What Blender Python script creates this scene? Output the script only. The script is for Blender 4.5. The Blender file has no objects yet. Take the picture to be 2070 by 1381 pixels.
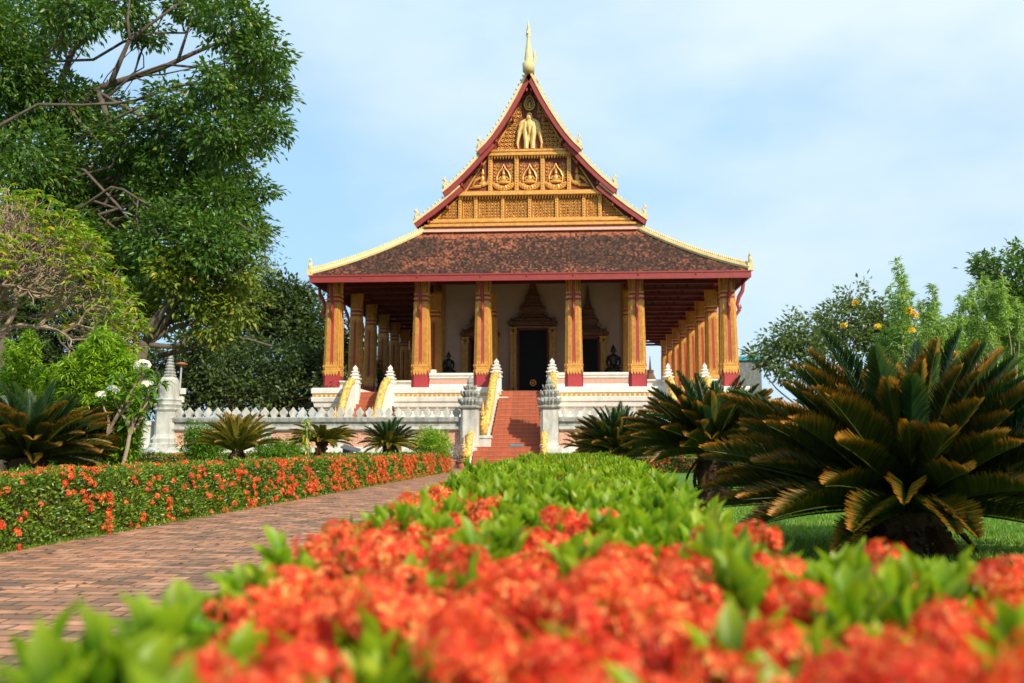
import bpy, math, random
import numpy as np
from math import sin, cos, pi, radians, sqrt, atan2, tan
random.seed(7)
RS = np.random.RandomState(11)
SC = bpy.context.scene
COL = SC.collection

# ------------------------------------------------------------------ camera frame
F_PX = 1750.0; W0, H0 = 2070.0, 1381.0
HC = 1.0
YAW = radians(3.5); PIT = radians(6.93)
cF = np.array([-sin(YAW)*cos(PIT), cos(YAW)*cos(PIT), sin(PIT)])
cR = np.array([cos(YAW), sin(YAW), 0.0])
cU = np.cross(cR, cF)
def at(px, py, Y):
    d = cF*F_PX + cR*(px-W0/2) + cU*(H0/2-py)
    t = Y/d[1]
    return (d[0]*t, HC+d[2]*t)
def atX(px, Y, py=700): return at(px, py, Y)[0]
def atZ(py, Y, px=1068): return at(px, py, Y)[1]
def proj(P):
    P = np.asarray(P, float) - np.array([0, 0, HC])
    z = P@cF
    z = np.where(z < 1e-3, 1e-3, z)
    return W0/2 + F_PX*(P@cR)/z, H0/2 - F_PX*(P@cU)/z, z

# ------------------------------------------------------------------ tagging
def tag(o, label=None, cat=None, group=None, kind=None):
    if label: o['label'] = label
    if cat: o['category'] = cat
    if group: o['group'] = group
    if kind: o['kind'] = kind
    return o
ORG = {}
def empty(name, loc=(0, 0, 0), label=None, cat=None, group=None, rz=0.0):
    o = bpy.data.objects.new(name, None); COL.objects.link(o)
    o.location = loc; o.rotation_euler = (0, 0, rz); o.empty_display_size = .3
    ORG[o.name] = np.array(loc, float)
    return tag(o, label, cat, group)
def copy_tree(o, parent=None):
    c = o.copy(); COL.objects.link(c)
    if parent is not None: c.parent = parent
    for ch in list(o.children): copy_tree(ch, c)
    return c
def link_mesh(name, me, parent, origin):
    o = bpy.data.objects.new(name, me); COL.objects.link(o)
    if parent is not None:
        o.parent = parent
        o.location = tuple(origin - ORG[parent.name])
    else:
        o.location = tuple(origin)
    ORG[o.name] = np.array(origin, float)
    return o
def pick_origin(parent, origin, V):
    if origin is not None: return np.array(origin, float)
    if parent is not None: return ORG[parent.name].copy()
    mn, mx = V.min(0), V.max(0)
    return np.array([(mn[0]+mx[0])/2, (mn[1]+mx[1])/2, mn[2]])

def mesh_np(name, V, F, mats, parent=None, origin=None, mi=None, attrs=None, smooth=False):
    """V (n,3) world coords, F (m,k) ints"""
    V = np.asarray(V, np.float32); F = np.asarray(F, np.int32)
    og = pick_origin(parent, origin, V)
    me = bpy.data.meshes.new(name)
    me.vertices.add(len(V)); me.vertices.foreach_set('co', (V-og.astype(np.float32)).ravel())
    m, k = F.shape
    me.loops.add(m*k); me.loops.foreach_set('vertex_index', F.ravel())
    me.polygons.add(m); me.polygons.foreach_set('loop_start', np.arange(0, m*k, k, dtype=np.int32))
    if not isinstance(mats, (list, tuple)): mats = [mats]
    for mt in mats: me.materials.append(mt)
    if mi is not None: me.polygons.foreach_set('material_index', np.asarray(mi, np.int32))
    if smooth: me.polygons.foreach_set('use_smooth', np.ones(m, bool))
    me.update(calc_edges=True)
    if attrs:
        for k_, a in attrs.items():
            at_ = me.attributes.new(k_, 'FLOAT', 'POINT'); at_.data.foreach_set('value', np.asarray(a, np.float32))
    return link_mesh(name, me, parent, og)

class MB:
    def __init__(s): s.v = []; s.f = []; s.m = []; s.sm = []; s.cur = 0; s.smooth = False
    def add(s, vs, fs):
        b = len(s.v); s.v.extend([tuple(float(c) for c in p) for p in vs])
        for f in fs: s.f.append([i+b for i in f]); s.m.append(s.cur); s.sm.append(s.smooth)
        return s
    def box(s, x0, x1, y0, y1, z0, z1):
        if x0 > x1: x0, x1 = x1, x0
        if y0 > y1: y0, y1 = y1, y0
        if z0 > z1: z0, z1 = z1, z0
        v = [(x0, y0, z0), (x1, y0, z0), (x1, y1, z0), (x0, y1, z0), (x0, y0, z1), (x1, y0, z1), (x1, y1, z1), (x0, y1, z1)]
        return s.add(v, [(0, 3, 2, 1), (4, 5, 6, 7), (0, 1, 5, 4), (1, 2, 6, 5), (2, 3, 7, 6), (3, 0, 4, 7)])
    def bbox(s, x0, x1, y0, y1, z0, z1, b=.02):
        # box with chamfered vertical edges and top edges
        if x0 > x1: x0, x1 = x1, x0
        if y0 > y1: y0, y1 = y1, y0
        def ring(i, z): return [(x0+i+b, y0+i, z), (x1-i-b, y0+i, z), (x1-i, y0+i+b, z), (x1-i, y1-i-b, z), (x1-i-b, y1-i, z), (x0+i+b, y1-i, z), (x0+i, y1-i-b, z), (x0+i, y0+i+b, z)]
        return s.rings([ring(0, z0), ring(0, z1-b), ring(b, z1)])
    def rings(s, R, cap=True, close=True):
        n = len(R[0]); vs = [p for r in R for p in r]; fs = []
        for i in range(len(R)-1):
            for j in range(n if close else n-1):
                k = (j+1) % n
                fs.append((i*n+j, i*n+k, (i+1)*n+k, (i+1)*n+j))
        if cap:
            fs.append(tuple(range(n-1, -1, -1))); fs.append(tuple((len(R)-1)*n+j for j in range(n)))
        return s.add(vs, fs)
    def loft(s, outline, prof, c=(0, 0), cap=True):
        """outline list of 2D pts (unit-ish); prof list of (scale or (sx,sy), z)"""
        R = []
        for sc, z in prof:
            sx, sy = sc if isinstance(sc, tuple) else (sc, sc)
            R.append([(c[0]+x*sx, c[1]+y*sy, z) for x, y in outline])
        return s.rings(R, cap)
    def tube(s, path, rad, n=6, cap=True, flat=1.0):
        P = [np.array(p, float) for p in path]; m = len(P)
        if not hasattr(rad, '__len__'): rad = [rad]*m
        T = []
        for i in range(m):
            t = P[min(i+1, m-1)]-P[max(i-1, 0)]; L = np.linalg.norm(t); T.append(t/L if L > 1e-9 else np.array([0, 0, 1.]))
        up = np.array([0, 0, 1.]) if abs(T[0][2]) < .9 else np.array([0, 1., 0])
        u = np.cross(T[0], up); u /= np.linalg.norm(u)
        R = []
        for i in range(m):
            u = u - T[i]*np.dot(u, T[i]); L = np.linalg.norm(u)
            if L < 1e-6: u = np.cross(T[i], (1, 0, 0)); L = np.linalg.norm(u)
            u = u/L; w = np.cross(T[i], u)
            R.append([tuple(P[i]+rad[i]*(u*cos(2*pi*k/n)+w*sin(2*pi*k/n)*flat)) for k in range(n)])
        return s.rings(R, cap)
    def ball(s, c, r, n=8, m=6):
        if not hasattr(r, '__len__'): r = (r, r, r)
        R = []
        for i in range(m+1):
            a = -pi/2+pi*i/m; q = max(cos(a), .02)
            R.append([(c[0]+r[0]*q*cos(2*pi*k/n), c[1]+r[1]*q*sin(2*pi*k/n), c[2]+r[2]*sin(a)) for k in range(n)])
        return s.rings(R)
    def poly(s, pts2, y0, y1):
        """polygon in XZ plane extruded from y0 (front) to y1"""
        n = len(pts2)
        vs = [(x, y0, z) for x, z in pts2]+[(x, y1, z) for x, z in pts2]
        fs = [tuple(range(n)), tuple(range(2*n-1, n-1, -1))]+[(i, (i+1) % n, n+(i+1) % n, n+i) for i in range(n)]
        return s.add(vs, fs)
    def build(s, name, mat, parent=None, origin=None, label=None, cat=None, group=None, kind=None, recalc=True):
        V = np.array(s.v, np.float64); og = pick_origin(parent, origin, V)
        me = bpy.data.meshes.new(name)
        me.from_pydata((V-og).tolist(), [], s.f)
        mats = mat if isinstance(mat, (list, tuple)) else [mat]
        for mt in mats: me.materials.append(mt)
        me.polygons.foreach_set('material_index', s.m); me.polygons.foreach_set('use_smooth', s.sm)
        if recalc:
            import bmesh
            bm = bmesh.new(); bm.from_mesh(me); bmesh.ops.recalc_face_normals(bm, faces=bm.faces); bm.to_mesh(me); bm.free()
        me.update()
        o = link_mesh(name, me, parent, og)
        return tag(o, label, cat, group, kind)

def circ(n, r=1.0, ph=0.0): return [(r*cos(2*pi*k/n+ph), r*sin(2*pi*k/n+ph)) for k in range(n)]
SQ = [(-1, -1), (1, -1), (1, 1), (-1, 1)]
def redent(a=.28, k=2):
    """square outline with k stepped corners"""
    q = []
    for i in range(k+1):
        x = 1-a*i/k; y = 1-a*(k-i)/k
        q.append((x, y))
        if i < k: q.append((1-a*(i+1)/k, y))
    q = q[::-1]   # from near (1-a,1) .. to (1,1-a)
    q1 = [(x, y) for x, y in q]
    out = []
    for r in range(4):
        c_, s_ = cos(pi/2*r), sin(pi/2*r)
        pts = q1 if True else q1
        out += [(x*c_-y*s_, x*s_+y*c_) for x, y in reversed(pts)]
    return out
RD = redent()

# ------------------------------------------------------------------ materials
class NT:
    def __init__(s, name):
        s.m = bpy.data.materials.new(name); s.m.use_nodes = True
        s.t = s.m.node_tree; s.t.nodes.clear()
        s.out = s.n('ShaderNodeOutputMaterial')
    def n(s, typ, **kw):
        nd = s.t.nodes.new(typ)
        for k, v in kw.items():
            if k.startswith('i_'):
                key = k[2:]; key = int(key) if key.isdigit() else key.replace('_', ' ')
                nd.inputs[key].default_value = v
            else: setattr(nd, k, v)
        return nd
    def l(s, a, b): s.t.links.new(a, b); return s
    def coords(s, kind='Object', scale=(1, 1, 1), rot=(0, 0, 0)):
        if kind == 'World':
            g = s.n('ShaderNodeNewGeometry'); src = g.outputs['Position']
        else:
            tc = s.n('ShaderNodeTexCoord'); src = tc.outputs[kind]
        mp = s.n('ShaderNodeMapping'); mp.inputs['Scale'].default_value = scale; mp.inputs['Rotation'].default_value = rot
        s.l(src, mp.inputs[0]); return mp.outputs[0]
    def noise(s, co, sc, det=4, rough=.55):
        nd = s.n('ShaderNodeTexNoise'); nd.inputs['Scale'].default_value = sc; nd.inputs['Detail'].default_value = det
        nd.inputs['Roughness'].default_value = rough
        if co is not None: s.l(co, nd.inputs['Vector'])
        return nd.outputs['Fac']
    def ramp(s, fac, stops, interp='LINEAR'):
        r = s.n('ShaderNodeValToRGB'); r.color_ramp.interpolation = interp
        e = r.color_ramp.elements
        while len(e) < len(stops): e.new(.5)
        for el, (p, c) in zip(e, stops):
            el.position = p; el.color = (c[0], c[1], c[2], 1) if hasattr(c, '__len__') else (c, c, c, 1)
        s.l(fac, r.inputs[0]); return r.outputs[0]
    def mix(s, fac, a, b, mode='MIX'):
        m = s.n('ShaderNodeMix', data_type='RGBA', blend_type=mode)
        for src, i in ((fac, 0), (a, 6), (b, 7)):
            if isinstance(src, (int, float)): m.inputs[i].default_value = src
            elif isinstance(src, tuple): m.inputs[i].default_value = (*src, 1)
            else: s.l(src, m.inputs[i])
        return m.outputs[2]
    def math(s, op, a, b=0.0, clamp=False):
        m = s.n('ShaderNodeMath', operation=op, use_clamp=clamp)
        for src, i in ((a, 0), (b, 1)):
            if isinstance(src, (int, float)): m.inputs[i].default_value = src
            else: s.l(src, m.inputs[i])
        return m.outputs[0]
    def bump(s, h, strength=.3, dist=.02, normal=None):
        b = s.n('ShaderNodeBump'); b.inputs['Strength'].default_value = strength; b.inputs['Distance'].default_value = dist
        s.l(h, b.inputs['Height'])
        if normal: s.l(normal, b.inputs['Normal'])
        return b.outputs[0]
    def principled(s, col, rough=.6, metal=0.0, normal=None, spec=.5, coat=0):
        p = s.n('ShaderNodeBsdfPrincipled')
        if isinstance(col, tuple): p.inputs['Base Color'].default_value = (*col, 1)
        else: s.l(col, p.inputs['Base Color'])
        if isinstance(rough, (int, float)): p.inputs['Roughness'].default_value = rough
        else: s.l(rough, p.inputs['Roughness'])
        p.inputs['Metallic'].default_value = metal
        p.inputs['Specular IOR Level'].default_value = spec
        if normal: s.l(normal, p.inputs['Normal'])
        return p.outputs[0]
    def done(s, sh): s.l(sh, s.out.inputs[0]); return s.m

def m_plain(name, col, rough=.7, var=.25, sc=6.0, bump=.15, spec=.4, metal=0, stain=None, stain_amt=.5, stain_sc=1.2, fine=40):
    t = NT(name); co = t.coords('World')
    n1 = t.noise(co, sc, 5)
    c0 = tuple(c*(1-var) for c in col); c1 = tuple(min(1, c*(1+var*.6)) for c in col)
    c = t.ramp(n1, [(.3, c0), (.7, c1)])
    if stain:
        # vertical streaks and blotches
        co2 = t.coords('World', (1, 1, .25))
        s1 = t.noise(co2, stain_sc*3, 6, .65)
        f = t.ramp(s1, [(.62-.3*stain_amt, 0.0), (.72, stain_amt)])
        c = t.mix(f, c, stain)
    nf = t.noise(co, fine, 3)
    nb = t.bump(nf, bump, .01)
    return t.done(t.principled(c, rough, metal, nb, spec))

def m_leaf(name, c_dark, c_light, c_tip=None, tip=(.6, 1.0), rough=.45, trans=.35, yellow=None, yfrac=.06, spec=.5, big=(1.3, (.78, .8, .75), (1.15, 1.12, 1.0))):
    t = NT(name)
    g = t.n('ShaderNodeNewGeometry'); ri = g.outputs['Random Per Island']
    c = t.ramp(ri, [(0, c_dark), (.8, c_light), (1, tuple(x*1.15 for x in c_light))])
    if yellow:
        f = t.ramp(ri, [(max(0, .5-yfrac/2-.005), 0.0), (.5-yfrac/2, 1.0), (.5+yfrac/2, 1.0), (min(1, .5+yfrac/2+.005), 0.0)], 'CONSTANT')
        c = t.mix(f, c, yellow)
    if c_tip:
        a = t.n('ShaderNodeAttribute', attribute_name='t')
        f = t.ramp(a.outputs['Fac'], [(tip[0], 0.0), (tip[1], 1.0)])
        c = t.mix(f, c, c_tip)
    co = t.coords('World'); bn = t.noise(co, big[0], 2)
    c = t.mix(1.0, c, t.ramp(bn, [(.32, big[1]), (.68, big[2])]), 'MULTIPLY')
    p = t.principled(c, rough, 0, None, spec)
    tr = t.n('ShaderNodeBsdfTranslucent')
    tc = t.mix(1.0, c, (1.25, 1.3, .5), 'MULTIPLY'); t.l(tc, tr.inputs[0])
    mx = t.n('ShaderNodeMixShader'); mx.inputs[0].default_value = trans
    t.l(p, mx.inputs[1]); t.l(tr.outputs[0], mx.inputs[2])
    return t.done(mx.outputs[0])

M = {}
M['white'] = m_plain('white_stucco', (.78, .74, .66), .65, .08, 2, .12, .3, stain=(.36, .35, .31), stain_amt=.42, stain_sc=.9)
M['grey'] = m_plain('weathered_stone', (.46, .46, .42), .85, .25, 4, .5, .2, stain=(.10, .105, .10), stain_amt=.85, stain_sc=1.3, fine=25)
M['greylight'] = m_plain('weathered_white_stone', (.62, .61, .55), .8, .15, 4, .4, .2, stain=(.16, .165, .16), stain_amt=.7, stain_sc=.9, fine=25)
M['greydark'] = m_plain('black_weathered_stone', (.24, .25, .24), .85, .35, 5, .5, .2, stain=(.05, .055, .055), stain_amt=.9, stain_sc=1.3, fine=25)
M['red'] = m_plain('red_painted_wood', (.30, .042, .038), .5, .15, 3, .08, .4)
M['reddark'] = m_plain('dark_red_wood', (.16, .025, .02), .6, .2, 3, .1, .3)
M['colred'] = m_plain('red_column_paint', (.40, .045, .05), .45, .12, 2, .08, .4)
M['maroon'] = m_plain('maroon_ground', (.20, .055, .035), .7, .2, 3, .1, .3)
M['gold'] = m_plain('gold_paint', (.74, .36, .075), .42, .25, 5, .4, .5, metal=.2, fine=30)
M['goldlight'] = m_plain('pale_gold_paint', (.78, .52, .18), .45, .18, 5, .3, .5, metal=.1, fine=30)
M['golddark'] = m_plain('dark_gold_paint', (.15, .07, .018), .55, .3, 5, .3, .4, metal=.1, fine=30)  # darker gold for the column shaft body, sets off the flutes
M['goldmid'] = m_plain('worn_gold_paint', (.42, .22, .04), .5, .3, 5, .3, .5, metal=.15, fine=30)
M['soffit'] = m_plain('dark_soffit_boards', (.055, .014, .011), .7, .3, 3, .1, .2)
M['cream'] = m_plain('cream_ridge_paint', (.76, .58, .27), .5, .16, 3, .15, .4, stain=(.35, .27, .14), stain_amt=.3)
def naga_mat():
    t = NT('yellow_naga_paint'); co = t.coords('World')
    v = t.n('ShaderNodeTexVoronoi'); v.inputs['Scale'].default_value = 9.0; t.l(co, v.inputs['Vector'])
    c = t.ramp(v.outputs['Distance'], [(.1, (.84, .58, .17)), (.55, (.74, .46, .10)), (.75, (.42, .24, .05))])
    c = t.mix(t.ramp(t.noise(co, 5, 5, .7), [(.5, 0.0), (.75, .5)]), c, (.55, .34, .10))
    return t.done(t.principled(c, .45, 0, t.bump(v.outputs['Distance'], .6, .04), .45))
M['yellow'] = naga_mat()
M['pink'] = m_plain('terracotta_frieze', (.66, .36, .27), .75, .15, 8, .3, .3)
M['terracotta'] = m_plain('terracotta', (.48, .17, .09), .75, .2, 8, .3, .3)
M['wall'] = m_plain('cella_plaster', (.46, .33, .25), .8, .08, 1.5, .1, .2)
M['black'] = m_plain('black_lacquer_door', (.012, .012, .011), .45, .2, 6, .3, .08, fine=9)
M['bronze'] = m_plain('dark_bronze', (.035, .032, .028), .4, .2, 6, .2, .5, metal=.5)
M['carved'] = m_plain('carved_brown_wood', (.15, .065, .03), .6, .4, 9, .5, .4, fine=18)
M['bark'] = m_plain('tree_bark', (.14, .11, .085), .9, .35, 5, .8, .1, fine=20)
M['barkpale'] = m_plain('pale_bark', (.36, .27, .19), .85, .3, 6, .5, .15, fine=30)
M['cycbark'] = m_plain('cycad_trunk_bark', (.09, .055, .035), .95, .5, 14, .9, .1, fine=18)
M['metalgrey'] = m_plain('grey_metal', (.10, .105, .11), .5, .15, 5, .05, .5)
M['metalpale'] = m_plain('pale_metal', (.55, .56, .57), .4, .1, 5, .05, .5, metal=.3)
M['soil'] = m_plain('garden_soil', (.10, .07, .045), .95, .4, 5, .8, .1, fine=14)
M['blue'] = m_plain('blue_label', (.04, .30, .38), .5, .05, 5, .02, .4)
M['petalwhite'] = m_leaf('white_petal', (.80, .80, .76), (.85, .85, .82), trans=.25, rough=.5)
M['purple'] = m_leaf('purple_petal', (.30, .10, .34), (.46, .20, .45), trans=.3)
M['yellowfl'] = m_leaf('yellow_petal', (.75, .42, .01), (.85, .55, .02), trans=.3)

# flower petals
M['ixora'] = m_leaf('ixora_petal', (.84, .04, .024), (.95, .145, .055), rough=.6, trans=.38, spec=.15, yellow=(1.0, .36, .12), yfrac=.22, big=(7.0, (.78, .5, .7), (1.03, 1.5, 1.3)))  # highlights painted in as orange-yellow petals; noise varies heads from crimson to coral
M['ixtube'] = m_leaf('ixora_tube', (.45, .03, .025), (.65, .07, .04), rough=.5, trans=.3)
# leaves
M['lf_hedge_near'] = m_leaf('ixora_leaf', (.035, .11, .008), (.15, .33, .012), c_tip=(.34, .46, .02), tip=(.45, 1.4), rough=.40, trans=.45, yellow=(.50, .55, .08), yfrac=.05, spec=.35)
M['lf_hedge'] = m_leaf('clipped_hedge_leaf', (.05, .12, .012), (.15, .27, .02), rough=.3, trans=.3, yellow=(.34, .36, .03), yfrac=.12)
M['lf_tree'] = m_leaf('dark_tree_leaf', (.045, .11, .02), (.12, .23, .035), rough=.36, trans=.35, yellow=(.30, .34, .04), yfrac=.03)
M['lf_tree2'] = m_leaf('yellow_green_tree_leaf', (.10, .16, .02), (.22, .29, .03), rough=.4, trans=.35, yellow=(.40, .34, .03), yfrac=.05)
M['lf_shade'] = m_leaf('dense_tree_leaf', (.045, .075, .025), (.09, .14, .035), rough=.42, trans=.25)
M['lf_feather'] = m_leaf('feathery_leaf', (.22, .36, .10), (.40, .55, .20), rough=.5, trans=.4)
M['lf_lime'] = m_leaf('lime_lance_leaf', (.16, .32, .02), (.36, .54, .04), rough=.38, trans=.4)
M['lf_plum'] = m_leaf('yellowing_leaf', (.10, .24, .02), (.28, .44, .04), rough=.38, trans=.4, yellow=(.60, .50, .03), yfrac=.22)
M['lf_bush'] = m_leaf('round_bush_leaf', (.06, .15, .012), (.17, .33, .02), rough=.38, trans=.35)
M['lf_far'] = m_leaf('far_leaf', (.10, .15, .05), (.17, .24, .08), rough=.55, trans=.3)
M['lf_cyc_green'] = m_leaf('cycad_green_leaflet', (.016, .05, .020), (.035, .09, .028), rough=.3, trans=.2, c_tip=(.10, .16, .03), tip=(.7, 1.4))
M['lf_cyc_bronze'] = m_leaf('cycad_bronze_leaflet', (.036, .056, .010), (.095, .112, .016), rough=.40, trans=.25, c_tip=(.56, .22, .025), tip=(.70, 1.08))
M['lf_cyc_gold'] = m_leaf('cycad_golden_leaflet', (.14, .18, .02), (.30, .30, .03), rough=.4, trans=.3, c_tip=(.42, .20, .04), tip=(.5, 1.05))
M['lf_cyc_dead'] = m_leaf('cycad_dead_leaflet', (.07, .03, .012), (.14, .065, .02), rough=.8, trans=.1)
M['grass'] = m_leaf('grass_blade', (.10, .22, .02), (.22, .40, .04), rough=.5, trans=.35, yellow=(.34, .32, .10), yfrac=.10, big=(.8, (.65, .75, .7), (1.2, 1.1, 1.1)))

# roof tiles: small lapped clay tiles, sooty with patches of new ones
def roof_mat():
    t = NT('clay_roof_tiles'); co = t.coords('World')
    snap = t.n('ShaderNodeVectorMath', operation='SNAP'); snap.inputs[1].default_value = (.11, .07, 5)
    t.l(co, snap.inputs[0])
    wn = t.n('ShaderNodeTexWhiteNoise', noise_dimensions='3D'); t.l(snap.outputs[0], wn.inputs['Vector'])
    big = t.noise(co, .35, 4, .6); mid = t.noise(co, 4.2, 5, .75)
    sep = t.n('ShaderNodeSeparateXYZ'); t.l(co, sep.inputs[0])
    top = t.n('ShaderNodeMapRange'); top.inputs[1].default_value = 13.0; top.inputs[2].default_value = 13.75; t.l(sep.outputs[2], top.inputs[0])
    s = t.math('ADD', t.math('MULTIPLY', big, .75), t.math('MULTIPLY', mid, .90))
    s = t.math('ADD', s, t.math('MULTIPLY', wn.outputs[0], .20))
    s = t.math('ADD', s, t.math('MULTIPLY', top.outputs[0], .55))
    dark = t.ramp(wn.outputs[0], [(0, (.035, .024, .02)), (.6, (.085, .046, .036)), (1, (.16, .072, .05))])
    org = t.ramp(wn.outputs[0], [(0, (.24, .08, .045)), (1, (.50, .17, .085))])
    c = t.mix(t.ramp(t.math('MULTIPLY', s, .5), [(.485, 0.0), (.60, 1.0)]), dark, org)
    nb = t.bump(t.noise(co, 22, 3), .6, .03)
    return t.done(t.principled(c, .85, 0, nb, .2))
M['roof'] = roof_mat()

def brick_mat():
    t = NT('brick_paving'); co = t.coords('World', rot=(0, 0, radians(2)))
    # wobble
    nz = t.n('ShaderNodeTexNoise'); nz.inputs['Scale'].default_value = 1.2; t.l(co, nz.inputs['Vector'])
    va = t.n('ShaderNodeVectorMath', operation='MULTIPLY_ADD'); va.inputs[1].default_value = (.09, .09, .05)
    t.l(nz.outputs['Color'], va.inputs[0]); t.l(co, va.inputs[2])
    br = t.n('ShaderNodeTexBrick'); br.offset = .5
    for k, v in (('Scale', 1.0), ('Brick Width', .29), ('Row Height', .14), ('Mortar Size', .008), ('Mortar Smooth', .4), ('Bias', 0.0)): br.inputs[k].default_value = v
    br.inputs['Color1'].default_value = (.58, .26, .14, 1); br.inputs['Color2'].default_value = (.17, .105, .07, 1); br.inputs['Mortar'].default_value = (.035, .03, .022, 1)
    t.l(va.outputs[0], br.inputs['Vector'])
    big = t.noise(co, .6, 6, .7); fine = t.noise(co, 9, 5, .7)
    grime = t.ramp(t.math('ADD', t.math('MULTIPLY', big, .6), t.math('MULTIPLY', fine, .5)), [(.50, 0.0), (.68, .8)])
    c = t.mix(grime, br.outputs['Color'], (.19, .13, .095))
    c = t.mix(t.ramp(t.noise(co, 3.3, 3), [(.5, 0.0), (.7, .7)]), c, (.72, .38, .23))
    c = t.mix(br.outputs['Fac'], c, (.03, .027, .02))
    h = t.math('SUBTRACT', t.math('MULTIPLY', fine, .4), t.math('MULTIPLY', br.outputs['Fac'], 1.0))
    return t.done(t.principled(c, .8, 0, t.bump(h, .8, .012), .25))
M['brick'] = brick_mat()

def steptile_mat():
    t = NT('red_step_tiles'); co = t.coords('World')
    br = t.n('ShaderNodeTexBrick'); br.offset = 0.0
    for k, v in (('Scale', 1.0), ('Brick Width', .31), ('Row Height', 4.0), ('Mortar Size', .006), ('Bias', 0.0)): br.inputs[k].default_value = v
    br.inputs['Color1'].default_value = (.50, .125, .05, 1); br.inputs['Color2'].default_value = (.42, .095, .04, 1); br.inputs['Mortar'].default_value = (.10, .035, .02, 1)
    t.l(co, br.inputs['Vector'])
    c = t.mix(t.ramp(t.noise(co, 2.6, 6, .7), [(.42, 0.0), (.66, .75)]), br.outputs['Color'], (.27, .085, .05))
    return t.done(t.principled(c, .55, 0, t.bump(t.noise(co, 25, 3), .15, .01), .4))
M['step'] = steptile_mat()
M['nosing'] = m_plain('step_nosing', (.50, .20, .11), .6, .15, 6, .1, .3)

def lattice_mat():
    t = NT('brick_lattice'); co = t.coords('World')
    ck = t.n('ShaderNodeTexVoronoi'); ck.inputs['Scale'].default_value = 14.0; t.l(co, ck.inputs['Vector'])
    c = t.ramp(ck.outputs['Distance'], [(.15, (.16, .09, .07)), (.35, (.66, .36, .26))])
    return t.done(t.principled(c, .85, 0, t.bump(ck.outputs['Distance'], .7, .03), .2))
M['lattice'] = lattice_mat()

def lawn_mat(name, a, b):
    t = NT(name); co = t.coords('World')
    c = t.ramp(t.noise(co, 1.2, 6, .7), [(.3, a), (.7, b)])
    return t.done(t.principled(c, .9, 0, t.bump(t.noise(co, 60, 4), .8, .03), .2))
M['lawn'] = lawn_mat('lawn_turf', (.07, .15, .015), (.14, .27, .03))
M['ground'] = lawn_mat('ground_cover', (.07, .10, .02), (.12, .13, .035))
# =================================================================== TEMPLE
CX = -2.0
YC = 47.5            # front column line
ZB = 4.2
temple = empty('temple', (CX, 46.6, 0), 'gold and red temple hall with steep tiled gable and colonnade on a white podium', 'temple')
def zc(z): return z
# ---- podium
mb = MB(); tr = MB(); gd = MB()
def mould(x0, x1, yf, prof, yb, m=None):
    """horizontal mouldings: prof list of (z, out) ; front face yf-out"""
    m = m or mb
    R = []
    for z, o in prof:
        R.append([(x0-o, yf-o, z), (x1+o, yf-o, z), (x1+o, yb, z), (x0-o, yb, z)])
    m.rings(R)
PP = [(1.0, .62), (1.25, .62), (1.3, .5), (1.55, .5), (1.7, .34), (1.78, .42), (1.86, .34), (2.05, .18), (2.45, .14), (2.5, .2), (2.62, .2), (2.66, .06), (2.95, .06), (3.0, .14), (3.12, .2), (3.16, .30),
      (3.40, .34), (3.44, .42), (3.66, .46), (3.70, .40)]
mould(CX-7.15, -3.5, 47.0, PP, 80)
mould(-.9, CX+7.15, 47.0, PP, 80)
mb.box(-3.9, -.5, 47.06, 80, 1.0, 3.7)
for s in (-1, 1):
    a, b = sorted((CX+s*9.75, CX+s*11.4))
    mould(a, b, 47.0, PP, 80)
    a, b = sorted((CX+s*7.1, CX+s*9.8))
    mb.box(a, b, 47.2, 80, 1.0, 3.98)
mb.build('podium', M['white'], temple)
# gold dotted band and top ledge
for a, b in ((-7.15, -1.88), (1.45, 7.15), (-11.4, -9.75), (9.75, 11.4)):
    x0, x1 = CX+a, CX+b
    gd.box(x0-.38, x1+.38, 46.62, 79, 3.71, 3.86)
    x = x0-.3
    while x < x1+.3:
        tr.box(x, x+.12, 46.585, 46.62, 3.735, 3.835); x += .26
gd.build('frieze_band', M['cream'], temple)
tr.build('gold_dots', M['gold'], temple)
mb = MB()
for a, b in ((-7.15, -1.92), (1.52, 7.15), (-11.4, -9.75), (9.75, 11.4)):
    x0, x1 = CX+a, CX+b
    mb.rings([[(x0-o, 47-o, z), (x1+o, 47-o, z), (x1+o, 79.5, z), (x0-o, 79.5, z)] for z, o in ((3.86, .40), (3.9, .45), (4.14, .45), (4.2, .38))])
# lotus teeth under ledge
mb.build('top_ledge', M['white'], temple)
mb = MB()
x = CX-7.3
while x < CX+7.3:
    if not -3.75 < x < -.7: mb.ball((x+.12, 46.62, 2.02), (.11, .12, .17), 6, 4)
    x += .255
mb.build('lotus_moulding', M['white'], temple)
fl = MB(); fl.box(CX-11.3, CX+11.3, 48.1, 79, 3.9, 4.06); fl.box(-3.9, -.5, 47.05, 48.1, 3.72, 4.0); fl.build('veranda_floor', M['terracotta'], temple)
# ---- parapets
def parapet(x0, x1, ztop, yf=47.25, frieze=True, yb=None):
    m = MB(); yb = yb or yf+.45
    h = ztop-4.2
    m.rings([[(x0, yf-o, z), (x1, yf-o, z), (x1, yb, z), (x0, yb, z)] for z, o in
             ((4.2, .10), (4.2+.22*h, .10), (4.2+.25*h, .0), (4.2+.62*h, .0), (4.2+.66*h, .08), (4.2+.8*h, .10), (4.2+.84*h, .16), (ztop-.03, .16), (ztop, .13))])
    p = m.build('parapet', M['white'], temple)
    if frieze:
        f = MB(); f.box(x0+.02, x1-.02, yf-.012, yf+.02, 4.2+.28*h, 4.2+.58*h)
        n = int((x1-x0)/.16)
        for i in range(n):
            xx = x0+.1+i*.16
            f.add([(xx, yf-.03, 4.2+.30*h), (xx+.06, yf-.03, 4.2+.30*h), (xx+.13, yf-.03, 4.2+.56*h), (xx+.07, yf-.03, 4.2+.56*h)], [(0, 1, 2, 3)])
        f.build('frieze', M['pink'], p)
Z1 = 5.02
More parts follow.
